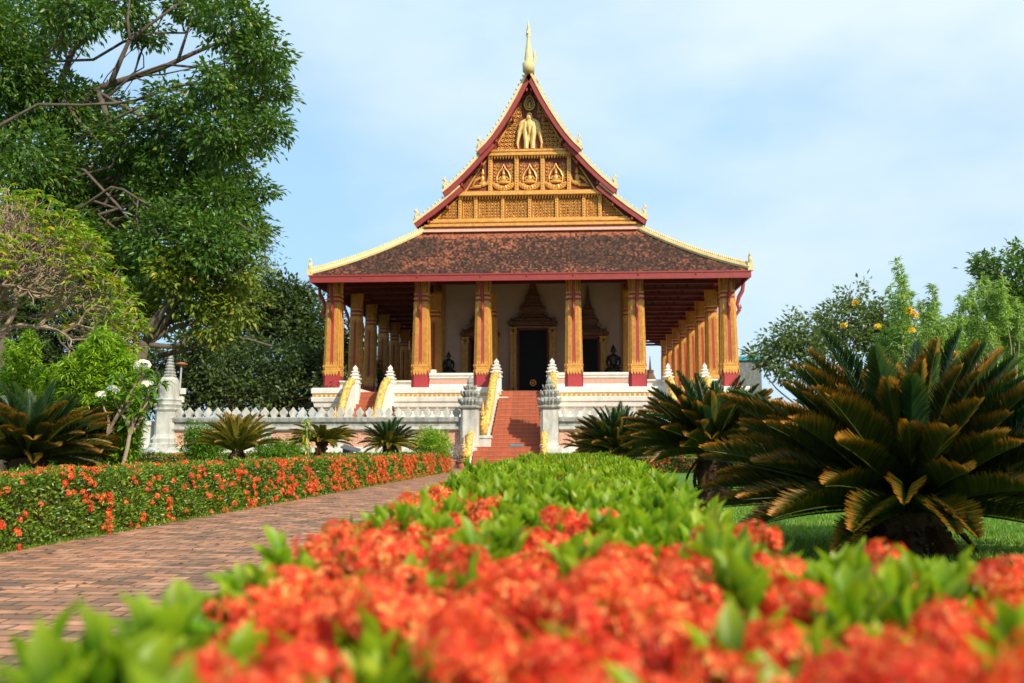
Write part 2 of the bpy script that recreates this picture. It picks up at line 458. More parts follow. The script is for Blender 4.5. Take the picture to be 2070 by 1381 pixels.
for a, b in ((-5.45, -3.0), (-2.0, -1.75), (1.3, 2.0), (3.0, 5.45)): parapet(CX+a, CX+b, Z1)
for a, b in ((-7.4, -6.45), (6.45, 7.4), (-10.45, -9.6), (9.6, 10.45)): parapet(CX+a, CX+b, 4.62, frieze=False)
k = MB(); k.bbox(CX-5.40, CX-5.10, 47.2, 47.6, 5.02, 5.22); k.build('parapet_block', M['white'], temple)
for s in (-1, 1):      # parapets running back along the sides
    m = MB(); m.box(CX+s*11.2, CX+s*11.5, 49, 79, 4.2, 4.62); m.build('side_parapet', M['white'], temple)

# ---- posts with tiered tops
def post(x, y, zb, zt, parent, w=.27, base=None):
    m = MB(); H = 1.1
    m.bbox(x-w, x+w, y-w, y+w, zb, zt, .03)
    m.loft(RD, [(w*1.2, zt), (w*1.2, zt+.08), (w*.9, zt+.10), (w*.95, zt+.2), (w*1.25, zt+.26), (w*1.2, zt+.31), (w*.75, zt+.34), (w*.75, zt+.40), (w*1.02, zt+.46), (w*.98, zt+.5), (w*.6, zt+.53),
                (w*.6, zt+.58), (w*.82, zt+.64), (w*.76, zt+.68), (w*.4, zt+.71), (w*.42, zt+.76), (w*.52, zt+.82), (w*.4, zt+.9), (w*.1, zt+1.0), (w*.02, zt+1.04)], (x, y))
    return m.build('stair_post', M['white'], parent, origin=(x, y, zb))

# ---- naga balustrade
def naga(path, r, x, parent, wallz, side=1, headx=0.0, head_h=.9, drift=0.0):
    """path list (y,z); tapering body, solid wall below, reared head with spike at the low end"""
    nn = MB(); nn.smooth = True
    P = []
    for i in range(len(path)-1):
        for j in range(4):
            t = j/4; P.append((path[i][0]*(1-t)+path[i+1][0]*t, path[i][1]*(1-t)+path[i+1][1]*t))
    P.append(path[-1])
    for _ in range(2):
        P = [P[0]]+[((P[i-1][0]+2*P[i][0]+P[i+1][0])/4, (P[i-1][1]+2*P[i][1]+P[i+1][1])/4) for i in range(1, len(P)-1)]+[P[-1]]
    n = len(P)
    rad = [r*(.35+.65*min(1, i/4)) for i in range(n)]
    nn.tube([(x+drift*(i/(n-1))+headx*max(0, (i/(n-1)-.75)*4), p[0], p[1]) for i, p in enumerate(P)], rad, 10)
    # back fringe scales
    nn.smooth = False
    for i in range(1, n-2):
        y, z = P[i]; nn.ball((x+drift*i/(n-1)+headx*max(0, (i/(n-1)-.75)*4), y, z+r*.95), (r*.22, r*.35, r*.26), 5, 3)
    y, z = P[-1]; hx = x+headx+drift
    nn.smooth = True
    hh = head_h
    nn.tube([(hx, y, z-.1), (hx, y-.28*hh, z+.10*hh), (hx, y-.42*hh, z+.45*hh), (hx, y-.36*hh, z+.75*hh), (hx, y-.42*hh, z+.95*hh)], [r*.95, r*.95, r*.9, r*.8, r*.75], 10)
    # muzzle: upper and lower jaw
    t = z+.92*hh
    nn.tube([(hx, y-.34*hh, t+.08), (hx, y-.60*hh, t+.12), (hx, y-.78*hh, t+.20)], [r*.78, r*.55, r*.22], 8)
    nn.tube([(hx, y-.34*hh, t-.10), (hx, y-.56*hh, t-.14), (hx, y-.70*hh, t-.10)], [r*.6, r*.42, r*.18], 8)
    for s in (-1, 1): nn.ball((hx+s*r*.55, y-.50*hh, t+.18), r*.22, 8, 6)
    b = nn.build('naga_body', M['yellow'], parent, origin=(x, y, z))
    c = MB(); c.smooth = True
    c.tube([(hx, y-.36*hh, t+.12), (hx, y-.40*hh, t+.38*hh), (hx, y-.33*hh, t+.62*hh), (hx, y-.36*hh, t+.95*hh)], [r*.55, r*.34, r*.2, r*.03], 7)
    c.tube([(hx, y-.20*hh, t+.05), (hx, y-.14*hh, t+.3*hh), (hx, y-.18*hh, t+.5*hh)], [r*.4, r*.22, r*.03], 6)
    c.build('crest', M['gold'], b)
    for s in (-1, 1):
        f = MB(); f.tube([(hx+s*r*.2, y-.70*hh, t+.14), (hx+s*r*.2, y-.72*hh, t+.02)], [.03, .01], 5); f.build('fang', M['white'], b)
    # wall under the body
    w = MB(); bot = [wallz(p[0]) for p in P]
    vs = []
    for i, ((yy, zz), bz) in enumerate(zip(P, bot)):
        for sx in (-.75, .75):
            xx = x+sx*r+drift*i/(n-1); vs.append((xx, yy, min(bz, zz-.02))); vs.append((xx, yy, zz))
    fs = []
    for i in range(n-1):
        a = i*4; b_ = a+4
        fs += [(a, b_, b_+1, a+1), (a+2, a+3, b_+3, b_+2), (a+1, b_+1, b_+3, a+3), (a, a+2, b_+2, b_)]
    fs += [(0, 1, 3, 2), ((n-1)*4, (n-1)*4+2, (n-1)*4+3, (n-1)*4+1)]
    w.add(vs, fs)
    w.build('balustrade_wall', M['white'], parent, origin=(x, y, 0))

def steps(parent, x0, x1, ya, za, yb, zb, n, name='steps', flare=0.0):
    m = MB(); e = MB(); dy = (yb-ya)/n; dz = (zb-za)/n
    X0 = x0
    for i in range(n):
        x0 = X0-flare*(1-i/n)
        m.box(x0, x1, ya+i*dy, yb+.02+.001*i, za+i*dz if i == 0 else za+i*dz-.01, za+(i+1)*dz-.002*0)
        e.box(x0+.01, x1-.01, ya+i*dy-.018, ya+i*dy+.05, za+(i+1)*dz-.022, za+(i+1)*dz+.004)
    o = m.build(name, M['step'], parent)
    e.build('step_nosing', M['nosing'], o)

# main upper stair (part of the temple)
stair = MB()
SX0, SX1 = -3.48, -.92
steps(temple, SX0, SX1, 43.35, 1.0, 47.05, 4.0, 15, 'main_steps', flare=.28)
wz = lambda y: 1.0
np1 = [(46.95, 4.55), (46.7, 4.85), (46.3, 4.75), (45.7, 4.15), (45.1, 3.45), (44.5, 2.85), (44.0, 2.2), (43.75, 1.75)]
naga(np1, .22, -3.72, temple, wz, headx=-.10, head_h=.85, drift=-.30)
naga(np1, .22, -.68, temple, wz, headx=.08, head_h=.85, drift=.12)
for x in (-3.72, -.68):
    post(x, 46.95, 3.6, 4.75, temple)
    x += (-.30 if x < -2 else .12)
    m = MB(); m.bbox(x-.32, x+.32, 43.1, 43.9, 1.0, 1.42, .03); m.bbox(x-.36, x+.36, 43.05, 43.95, 1.42, 1.56, .04); m.build('naga_pedestal', M['greylight'], temple)
bl = MB(); bl.box(-2.75, -2.12, 43.325, 43.335, 1.03, 1.12); bl.build('step_label', M['blue'], temple)
# side stairs in the outer bays
for s in (-1, 1):
    xa, xb = sorted((CX+s*7.55, CX+s*9.45))
    steps(temple, xa, xb, 44.7, 1.0, 47.25, 3.98, 13, 'side_steps')
    np2 = [(46.6, 4.3), (46.3, 4.55), (45.9, 4.35), (45.5, 3.8), (45.1, 3.1), (44.8, 2.3), (44.65, 1.7)]
    for x in (xa-.02, xb+.02):
        naga(np2, .21, x, temple, wz, headx=0, head_h=.75, drift=(-.42 if s < 0 else .1))
        post(x, 46.75, 3.2, 4.42, temple, .25)

# ---- columns
def leafring(m, zt, zb_, hw, n, y_out=.03, w=.5):
    """pointed leaves on the four faces of a square column, hanging from zt to zb_"""
    for r in range(4):
        c_, s_ = cos(pi/2*r), sin(pi/2*r)
        for i in range(n):
            u = -.82+1.64*(i+.5)/n; h = .82/n
            d = 1.0 if abs(u) < .72 else .9
            pts = [(u-h, zt), (u+h, zt), (u+h*.9, (zt+zb_)/2), (u, zb_), (u-h*.9, (zt+zb_)/2)]
            v = []
            for dd in (d*hw+y_out, d*hw-.02):
                for uu, z in pts:
                    x_, y_ = uu*hw, -dd
                    v.append((x_*c_-y_*s_+m.c[0], x_*s_+y_*c_+m.c[1], z+m.c[2]))
            k = len(pts)
            m.add(v, [tuple(range(k)), tuple(range(2*k-1, k-1, -1))]+[(i_, (i_+1) % k, k+(i_+1) % k, k+i_) for i_ in range(k)])
def make_column(x, y, z0, front=True, br=((0, -1),)):
    def off(m): m.c = (x, y, z0); return m
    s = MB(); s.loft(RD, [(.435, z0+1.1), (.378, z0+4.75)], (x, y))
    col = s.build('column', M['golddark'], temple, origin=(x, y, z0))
    r_ = off(MB()); r_.cur = 0
    for r in range(4):
        c_, s_ = cos(pi/2*r), sin(pi/2*r)
        for u, d in [(q*sg, 1.0) for q in (.26, .40, .54, .68) for sg in (-1, 1)]+[(.80, .87), (-.80, .87), (.87, .80), (-.87, .80)]:
            P = []
            for hw, z in ((.448, z0+1.2), (.388, z0+4.7)):
                a, b = u*hw, -d*hw-.012; P.append((a*c_-b*s_+x, a*s_+b*c_+y, z))
            r_.tube(P, .024, 6)
    r_.build('fluting', M['gold'], col, origin=(x, y, z0))
    rb = MB()
    for r in range(4):
        c_, s_ = cos(pi/2*r), sin(pi/2*r)
        v = []
        for hw, z in ((.452, z0+1.25), (.392, z0+4.62)):
            for u, d in ((-.17, 1.0), (.17, 1.0), (.17, .9), (-.17, .9)):
                a, b = u*hw, -d*hw-(.012 if d == 1 else 0); v.append((a*c_-b*s_+x, a*s_+b*c_+y, z))
        rb.add(v, [(0, 1, 5, 4), (1, 2, 6, 5), (2, 3, 7, 6), (3, 0, 4, 7), (4, 5, 6, 7), (3, 2, 1, 0)])
    rb.build('red_band', M['colred'], col, origin=(x, y, z0))
    bb = MB(); bb.loft(RD, [(.465, z0), (.455, z0+1.12)], (x, y)); bb.build('base_block', M['colred'], col, origin=(x, y, z0))
    sk = off(MB()); leafring(sk, .98, .68, .472, 5); 
    sk.loft(RD, [(.485, z0+.97), (.475, z0+1.04), (.49, z0+1.07), (.48, z0+1.14), (.458, z0+1.18), (.47, z0+1.24), (.452, z0+1.28)], (x, y))
    leafring(sk, 1.28, 1.12, .478, 7, .03)
    for r in range(4):
        c_, s_ = cos(pi/2*r), sin(pi/2*r)
        for i in range(5):
            u = -.6+.3*i; a, b = u*.455, -.455; sk.add([(aa*c_-bb_*s_+x, aa*s_+bb_*c_+y, zz+z0) for aa, bb_, zz in ((a-.06, b-.02, 1.27), (a+.06, b-.02, 1.27), (a, b-.02, 1.5))], [(0, 1, 2)])
    sk.build('gold_skirt', M['gold'], col, origin=(x, y, z0))
    cp = off(MB()); leafring(cp, 4.78, 4.40, .39, 5)
    cp.loft(RD, [(.395, z0+4.74), (.415, z0+4.80), (.385, z0+4.84)], (x, y))
    cp.loft(RD, [(.385, z0+4.93), (.42, z0+4.96), (.42, z0+5.05), (.385, z0+5.08)], (x, y))
    cp.loft(RD, [(.385, z0+5.18), (.42, z0+5.21), (.41, z0+5.3), (.36, z0+5.34)], (x, y))
    cp.loft(RD, [(.33, z0+5.3), (.33, z0+5.6), (.36, z0+6.1), (.40, z0+6.22)], (x, y))
    for r in range(4):
        c_, s_ = cos(pi/2*r), sin(pi/2*r)
        for i in range(7):
            u = -.93+1.86*i/6
            P = []; rad = []
            for hw, z, rr in ((.35, 5.33, .035), (.35, 5.6, .042), (.365, 5.95, .045), (.40, 6.22, .038), (.43, 6.34, .012)):
                a, b = u*hw, -hw*(1 if abs(u) < .8 else .93); P.append((a*c_-b*s_+x, a*s_+b*c_+y, z+z0)); rad.append(rr)
            cp.tube(P, rad, 6)
    cp.build('capital', M['gold'], col, origin=(x, y, z0))
    cr = MB()
    cr.loft(RD, [(.39, z0+4.83), (.39, z0+4.94)], (x, y)); cr.loft(RD, [(.39, z0+5.07), (.39, z0+5.19)], (x, y))
    cr.build('capital_ring', M['colred'], col, origin=(x, y, z0))
    if front:
        for dx, dy in br:
            b = MB()
            P = [(.40, 3.62), (.46, 3.95), (.62, 4.22), (.56, 4.55), (.66, 4.95), (.86, 5.3), (.95, 5.7), (1.0, 6.12)]
            b.tube([(x+dx*p[0]*(1 if dx else 1), y+dy*p[0], z0+p[1]) for p in P], [.03, .07, .09, .08, .1, .1, .085, .07], 6)
            b.tube([(x+dx*p[0], y+dy*p[0], z0+p[1]) for p in [(.60, 4.2), (.74, 4.32), (.72, 4.48)]], [.05, .04, .01], 5)
            b.build('eave_bracket', M['red'], col, origin=(x, y, z0))
    return col
c0 = make_column(CX-10.9, YC, ZB, True, ((0, -1),))
ORGC = ORG['temple']
def put_col(proto, x, y, z=ZB):
    c = copy_tree(proto, temple); c.location = (x-ORGC[0], y-ORGC[1], z-ORGC[2]); return c
for dx in (-5.95, -2.5, 2.5, 5.95, 10.9): put_col(c0, CX+dx, YC)
YS = [52.6, 56.6, 60.7, 64.8, 68.9, 73.0, 77.0]
cl = make_column(CX-10.9, YS[0], ZB, True, ((-1, 0),))
cr_ = make_column(CX+10.9, YS[0], ZB, True, ((1, 0),))
cl.scale = (.86, .86, 1); cr_.scale = (.86, .86, 1)
for y in YS[1:]: put_col(cl, CX-10.9, y); put_col(cr_, CX+10.9, y)
# outward brackets at the two front corners
for s in (-1, 1):
    b = MB(); x = CX+s*10.9; P = [(.44, 3.62), (.46, 3.95), (.66, 4.22), (.56, 4.55), (.66, 4.95), (.86, 5.3), (.93, 5.7), (.9, 6.0)]
    b.tube([(x+s*p[0], YC, ZB+p[1]) for p in P], [.03, .08, .1, .09, .11, .11, .09, .08], 6)
    b.tube([(x+s*p[0], YC, ZB+p[1]) for p in [(.60, 4.2), (.76, 4.36), (.72, 4.56)]], [.06, .05, .01], 5)
    b.build('eave_bracket', M['red'], temple, origin=(x, YC, ZB))
ci = make_column(CX-5.95, 52.3, 4.05, False); ci.scale = (.9, .9, 1)
for dx in (-2.5, 2.5, 5.95): put_col(ci, CX+dx, 52.3, 4.05)
for y in YS[1:4]:
    pass

# ---- cella walls, doors
YW = 54.5
w = MB(); w.box(CX-6.25, CX+6.25, YW, 74, 4.05, 13.2); w.build('cella_wall', M['wall'], temple)
for s in (-1, 1):
    p = MB(); xx = CX+s*6.0; p.bbox(xx-.36, xx+.36, YW-.18, YW+.3, 4.06, 12.0, .03)
    p.build('corner_pilaster', M['goldmid'], temple)
def doorway(xc, w, z1, zcor, ztop, mainv):
    d = MB(); d.box(xc-w/2, xc+w/2, YW-.02, YW+.02, 4.07, z1)
    d.box(xc-.012, xc+.012, YW-.04, YW-.02, 4.07, z1)
    door = d.build('door', M['black'], temple)
    ring = MB(); 
    if mainv:
        ring.tube([(xc+.17*cos(a*pi/8), YW-.06, 5.0+.17*sin(a*pi/8)) for a in range(17)], .045, 6)
        ring.ball((xc, YW-.06, 5.0), (.09, .05, .09)); ring.build('door_boss', M['gold'], door)
    fr = MB()
    for s in (-1, 1):
        x_ = xc+s*(w/2+.06); fr.box(x_-.06, x_+.06, YW-.12, YW, 4.07, z1+.1)
    fr.box(xc-w/2-.12, xc+w/2+.12, YW-.12, YW, z1, z1+.14)
    fr.build('door_frame', M['reddark'], temple)
    g = MB(); hc = zcor-z1
    for s in (-1, 1):
        for q in (0, 1):
            x_ = xc+s*(w/2+.26+.2*q); ww = .10
            g.bbox(x_-ww, x_+ww, YW-.36+.1*q, YW, 4.07, z1-.25, .03)
            g.loft(SQ, [(ww*1.5, 4.07), (ww*1.5, 4.6), (ww*1.05, 4.75), (ww*1.0, z1-.3), (ww*1.5, z1-.18), (ww*1.5, z1-.02), (ww*1.1, z1+.02), (ww*1.6, z1+.16)], (x_, YW-.22))
    g.build('door_pilaster', M['goldmid'], temple)
    r = MB(); W2 = w/2+.62
    prof = [(1.0, 0), (1.05, .05), (.98, .10), (1.08, .16), (1.0, .28), (.86, .34), (.90, .40), (.72, .50), (.60, .58), (.62, .64), (.46, .72), (.50, .95), (.56, 1.05), (.54, 1.2), (.40, 1.3), (.44, 1.38), (.36, 1.5),
            (.30, 1.75), (.32, 1.85), (.22, 2.05), (.15, 2.4), (.10, 2.8), (.06, 3.2), (.03, 3.55), (.01, 3.75)]
    sc = (ztop-zcor)/3.75
    r.loft(RD, [((W2*a, .1+.34*a), zcor-.25*0+b*sc) for a, b in prof], (xc, YW-.1))
    for i in range(9):
        u = -.9+1.8*i/8; r.ball((xc+u*W2, YW-.48, zcor+.35*sc), (.09, .06, .16), 5, 4)
    for u in (-.55, 0, .55):
        r.tube([(xc+u*W2+.14*cos(a*pi/5), YW-.52, zcor+.62*sc+.2*sin(a*pi/5)) for a in range(6)], .03, 5)
    r.build('door_pediment', M['carved'], temple)
doorway(CX, 1.75, 8.35, 8.6, 12.4, True)
doorway(CX-3.35, 1.15, 7.75, 7.95, 11.2, False)
doorway(CX+3.5, 1.15, 7.75, 7.95, 11.2, False)

# ---- eaves, beams, ceilings
ZE = 10.28
YE = 45.75; XE = 11.85
YBK = 82.0
f = MB()
for z0, z1, o in ((ZE-.40, ZE-.08, 0), (ZE-.08, ZE, .04)):
    f.box(CX-XE-o, CX+XE+o, YE-.06-o, YE+.04, z0, z1)
for x in (-9, -5.95, -2.5, 0, 2.5, 5.95, 9): f.ball((CX+x, YE-.08, ZE-.16), .05, 6, 4)
for s in (-1, 1): f.box(CX+s*(XE-.05), CX+s*(XE+.05), YE+.04, YBK, ZE-.34, ZE-.02)
f.build('eave_fascia', M['red'], temple)
ct = MB()
def z_roof(t): return ZE+3.42*t-.95*t*(1-t)
# soffit boards (underside of lower roof), following the slope a little lower
N = 8
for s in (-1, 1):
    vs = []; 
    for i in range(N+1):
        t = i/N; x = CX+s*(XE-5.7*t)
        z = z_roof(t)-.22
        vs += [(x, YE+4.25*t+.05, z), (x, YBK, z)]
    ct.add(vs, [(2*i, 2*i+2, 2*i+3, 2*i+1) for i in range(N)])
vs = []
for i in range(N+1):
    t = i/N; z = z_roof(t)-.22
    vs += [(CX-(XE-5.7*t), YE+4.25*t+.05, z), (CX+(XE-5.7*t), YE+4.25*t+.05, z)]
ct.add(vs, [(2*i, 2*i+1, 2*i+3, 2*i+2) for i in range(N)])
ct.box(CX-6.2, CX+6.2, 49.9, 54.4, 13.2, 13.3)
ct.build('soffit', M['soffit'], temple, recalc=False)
bm_ = MB()
for s in (-1, 1):
    bm_.box(CX+s*10.9-.16, CX+s*10.9+.16, YC, 80, ZB+6.2, ZB+6.5)
    bm_.box(CX+s*5.95-.14, CX+s*5.95+.14, YC, 54.4, 10.9, 11.2)
bm_.box(CX-11.0, CX+11.0, YC-.16, YC+.16, ZB+6.21, ZB+6.52)
bm_.box(CX-11.0, CX+11.0, 52.2, 52.45, 10.95, 11.2)
bm_.build('eave_beam', M['reddark'], temple)
rf = MB()
y = 49.0
while y < 80:
    for s in (-1, 1):
        a, b = sorted((CX+s*6.3, CX+s*11.6))
        rf.box(a, b, y-.07, y+.07, ZB+6.02, ZB+6.2)
        # short struts up to the sloping roof
        for q in (7.9, 9.3):
            rf.tube([(CX+s*q, y, ZB+6.2), (CX+s*(q-.35), y, ZB+6.2+.5)], .06, 4)
    y += 2.05
for i in range(12):   # rafters under front slope
    x = CX-10.4+i*1.9; te = min(.95, (XE-abs(x-CX))/5.7)
    rf.tube([(x, YE+.1+4.25*te*q, z_roof(te*q)-.30) for q in (0, .33, .66, 1)], .06, 4)
rf.build('rafter', M['reddark'], temple)

# ---- lower roof tiles
def slopegrid(m, fl, fr, N, nx):
    """fl(t), fr(t) give left/right edge points; lapped rows"""
    for i in range(N):
        t0, t1 = i/N, (i+1)/N
        a, b = np.array(fl(t0)), np.array(fr(t0)); c, d = np.array(fl(t1)), np.array(fr(t1))
        vs = []
        for j in range(nx+1):
            u = j/nx; p = a*(1-u)+b*u; q = c*(1-u)+d*u
            jt = random.uniform(0, .03)
            vs += [(p[0], p[1]-.02, p[2]-.01), (p[0], p[1]-.02, p[2]+.075+jt), (q[0], q[1], q[2]+.005)]
        m.add(vs, [(3*j, 3*j+3, 3*j+4, 3*j+1) for j in range(nx)]+[(3*j+1, 3*j+4, 3*j+5, 3*j+2) for j in range(nx)])
r = MB()
XT = 5.7
hipL = lambda t: (CX-(XE-XT*t), YE+4.25*t, z_roof(t))
hipR = lambda t: (CX+(XE-XT*t), YE+4.25*t, z_roof(t))
slopegrid(r, hipL, hipR, 30, 110)
backL = lambda t: (CX-(XE-XT*t), YBK, z_roof(t)); backR = lambda t: (CX+(XE-XT*t), YBK, z_roof(t))
slopegrid(r, backL, hipL, 14, 30); slopegrid(r, hipR, backR, 14, 30)
r.build('lower_roof', M['roof'], temple, recalc=False)
for hip in (hipL, hipR):
    hr = MB(); ht = MB()
    P = [hip(i/24) for i in range(25)]
    hr.tube([(p[0], p[1]-.02, p[2]+.16) for p in P], .15, 8)
    hr.box(P[0][0]-.14, P[0][0]+.14, P[0][1]-.1, P[0][1]+.2, P[0][2]-.02, P[0][2]+.4)
    n = 60
    for i in range(1, n):
        p = hip(i/n); ht.tube([(p[0], p[1], p[2]+.26), (p[0], p[1], p[2]+.36), (p[0], p[1], p[2]+.47)], [.05, .075, .02], 5)
    x, y, z = hip(0)
    ht.tube([(x, y, z+.36), (x, y-.06, z+.55), (x, y+.05, z+.72), (x, y-.03, z+.86), (x, y, z+.98)], [.12, .10, .09, .06, .015], 6)
    hr.build('hip_ridge', M['cream'], temple, origin=hip(0)); ht.build('hip_crest', M['cream'], temple, origin=hip(0))

# ---- main gabled roof: three stepped tiers
def px_prof(pts, Y, side):
    out = []
    for off, py in pts:
        X, Z = at(1068-off, py, Y)
        out.append((X, Z))
    xc = at(1068, 300, Y)[0]
    return [((xc-X), Z) for X, Z in out]   # half-offset, z
T1 = [(0, 134), (8, 150), (17, 168), (31, 196), (46, 222), (62, 248), (78, 271), (92, 288), (108, 304)]
T2 = [(78, 286), (92, 300), (108, 318), (126, 338), (148, 360), (168, 378), (178, 386)]
T3 = [(142, 374), (158, 388), (178, 405), (198, 421), (216, 434), (236, 449)]
for ti, (T, Yt) in enumerate(((T1, 49.05), (T2, 49.25), (T3, 49.45))):
    pr = px_prof(T, Yt, 1)
    th = .27; ct_ = .14
    for s in (-1, 1):
        bg = MB(); cap = MB(); rfm = MB(); gold_t = MB()
        n = len(pr)
        nrm = []
        for i in range(n):
            a = pr[max(i-1, 0)]; b = pr[min(i+1, n-1)]
            dx, dz = b[0]-a[0], b[1]-a[1]; L = sqrt(dx*dx+dz*dz); nrm.append((-dz/L, dx/L))   # outward: up-right
        outer = [(p[0]-q[0]*-0, p[1]) for p, q in zip(pr, nrm)]
        # outward normal for half profile going down-right is (+,+)
        nn_ = [(abs(q[0]), abs(q[1])) for q in nrm]
        O = pr; C1 = [(p[0]-q[0]*ct_, p[1]-q[1]*ct_) for p, q in zip(pr, nn_)]
        Bm = [(p[0]-q[0]*(ct_+th), p[1]-q[1]*(ct_+th)) for p, q in zip(pr, nn_)]
        if ti == 0:
            C1[0] = (0, pr[0][1]-ct_*2.2); Bm[0] = (0, pr[0][1]-(ct_+th)*2.1)
        def strip(m, A, B, y0, y1):
            vs = []
            for (ax, az), (bx, bz) in zip(A, B):
                vs += [(CX+s*ax, y0, az), (CX+s*bx, y0, bz), (CX+s*ax, y1, az), (CX+s*bx, y1, bz)]
            fs = []
            for i in range(len(A)-1):
                a = 4*i; b = a+4
                fs += [(a, b, b+1, a+1), (a+2, a+3, b+3, b+2), (a, a+2, b+2, b), (a+1, b+1, b+3, a+3)]
            k = 4*(len(A)-1); fs += [(0, 1, 3, 2), (k, k+2, k+3, k+1)]
            m.add(vs, fs)
        strip(cap, O, C1, Yt-.08, Yt+.22)
        C2 = [(p[0]-q[0]*.003, p[1]-q[1]*.003) for p, q in zip(C1, nn_)]
        strip(bg, C2, Bm, Yt-.03, Yt+.14)
        # pointed lower end of board
        # tiles
        R0 = [(p[0]-q[0]*.1, p[1]-q[1]*.1) for p, q in zip(pr, nn_)]; R1 = [(p[0]-q[0]*.26, p[1]-q[1]*.26) for p, q in zip(pr, nn_)]
        strip(rfm, R0, R1, Yt+.2, YBK-4)
        # crest teeth
        for i in range(n-1):
            (ax, az), (bx, bz) = pr[i], pr[i+1]; L = sqrt((ax-bx)**2+(az-bz)**2); k = max(1, int(L/.24))
            for j in range(k):
                u = (j+.5)/k; x = ax+(bx-ax)*u; z = az+(bz-az)*u; q = nn_[i]
                gold_t.tube([(CX+s*(x-q[0]*.06), Yt+.05, z-q[1]*.06), (CX+s*(x+q[0]*.07), Yt+.05, z+q[1]*.07+.03), (CX+s*(x+q[0]*.10), Yt+.05, z+q[1]*.10+.10)], [.05, .06, .012], 4)
        # end finial
        ex, ez = pr[-1]; ex -= .25; ez += .22
        gold_t.tube([(CX+s*ex, Yt+.03, ez-.05), (CX+s*(ex+.08), Yt+.03, ez+.15), (CX+s*(ex-.04), Yt+.03, ez+.33), (CX+s*(ex+.08), Yt+.03, ez+.48), (CX+s*(ex), Yt+.03, ez+.66)], [.12, .10, .09, .08, .015], 6)
        gold_t.tube([(CX+s*(ex+.05), Yt+.03, ez+.42), (CX+s*(ex+.2), Yt+.03, ez+.44)], [.06, .02], 5)
        og_ = (CX+s*pr[-1][0], Yt, pr[-1][1])
        cap.build('barge_cap', M['cream'], temple, origin=og_); bg.build('barge_board', M['red'], temple, origin=og_); rfm.build('gable_roof', M['roof'], temple, origin=og_)
        sf = MB(); R2 = [(p[0]-q[0]*.27, p[1]-q[1]*.27) for p, q in zip(pr, nn_)]; R3 = [(p[0]-q[0]*.31, p[1]-q[1]*.31) for p, q in zip(pr, nn_)]
        strip(sf, R2, R3, Yt+.15, 50.2); sf.build('gable_soffit', M['reddark'], temple, origin=og_)
        gold_t.build('crest_ornament', M['cream'], temple, origin=og_)
# purlins running from barge board to pediment
for T, Yt in ((T1, 49.15), (T2, 49.35), (T3, 49.5)):
    pr = px_prof(T, Yt, 1)
    for i in range(2, len(pr)-1, 2):
        for s in (-1, 1):
            x, z = pr[i][0]-.36, pr[i][1]-.40
            pu = MB(); pu.box(CX+s*x-.05, CX+s*x+.05, Yt, 50.1, z-.09, z+.09); pu.build('purlin', M['red'], temple, origin=(CX+s*x, Yt, z))
# ridge spire
sp = MB(); sp.smooth = True
zx = [(134, .34), (128, .36), (124, .22), (118, .24), (106, .19), (94, .15), (84, .11), (76, .10), (70, .16), (66, .10), (60, .12), (55, .07), (50, .05), (41, .01)]
sp.loft(circ(8), [((r_, r_*.8), atZ(py, 48.6)-(.35 if py == 134 else 0)) for py, r_ in zx], (CX, 48.6))
sp.build('ridge_finial', M['cream'], temple, origin=(CX, 48.6, atZ(134, 48.6)))
s2 = MB(); s2.tube([(CX+.28, 48.9, atZ(128, 48.9)), (CX+.38, 48.9, atZ(118, 48.9)), (CX+.33, 48.9, atZ(108, 48.9)), (CX+.36, 48.9, atZ(98, 48.9))], [.1, .09, .06, .015], 6)
s2.tube([(CX-.05, 48.45, atZ(70, 48.6)), (CX+.02, 48.4, atZ(58, 48.6)), (CX-.03, 48.45, atZ(46, 48.6))], [.08, .05, .01], 5)
s2.build('finial_horn', M['cream'], temple)

# ---- pediment
YG = 50.0
def gz(py): return atZ(py, YG)
mpx = YG/F_PX*1.0
def hw(z):
    """half width of pediment at height z"""
    tb = [(457, 207), (447, 200), (400, 150), (392, 138), (345, 108), (318, 86), (305, 76), (250, 43), (200, 19), (168, 4)]
    zs = [gz(a) for a, b in tb]; ws = [b*mpx*1.01 for a, b in tb]
    return float(np.interp(z, zs, ws))
bk = MB()
ys = [457, 447, 400, 392, 345, 318, 305, 270, 250, 220, 200, 180, 160]
L_ = [(-hw(gz(p))-.35, gz(p)) for p in ys]; R_ = [(hw(gz(p))+.35, gz(p)) for p in reversed(ys)]
bk.poly([(CX+x, z) for x, z in L_+R_], YG, YG+.3)
bk.build('pediment', M['maroon'], temple)
fs_ = MB(); fs_.rings([[(CX-6.3, 49.55, gz(470)), (CX+6.3, 49.55, gz(470)), (CX+6.3, 50.4, gz(470)), (CX-6.3, 50.4, gz(470))], [(CX-6.2, 49.85, gz(458.5)), (CX+6.2, 49.85, gz(458.5)), (CX+6.2, 50.4, gz(458.5)), (CX-6.2, 50.4, gz(458.5))]]); fs_.build('roof_flashing', M['pink'], temple)
gm = MB()
def beam(p0, p1, out, ext=0): z0, z1 = gz(p1), gz(p0); gm.box(CX-hw(z0)-ext, CX+hw(z0)+ext, YG-out, YG, z0, z1)
beam(305.2, 309, .34, .18); beam(309, 313, .28, .1); beam(313, 317, .36, .14)
beam(388, 392, .30, .16); beam(392, 397, .40, .2)
beam(442, 446, .2); beam(446.2, 450, .30, .05); beam(450.2, 455, .22, .1); beam(455.2, 459, .42, .25)
for p0, pw, h, n in ((317, .16, .22, 0), (397, .16, .22, 0)):
    z = gz(p0); x = -hw(z); 
    while x < hw(z):
        gm.add([(CX+x, YG-.32, z), (CX+x+.13, YG-.32, z), (CX+x+.13, YG-.05, z), (CX+x, YG-.05, z), (CX+x+.03, YG-.22, z-h)], [(0, 1, 4), (1, 2, 4), (2, 3, 4), (3, 0, 4), (0, 3, 2, 1)]); x += .17
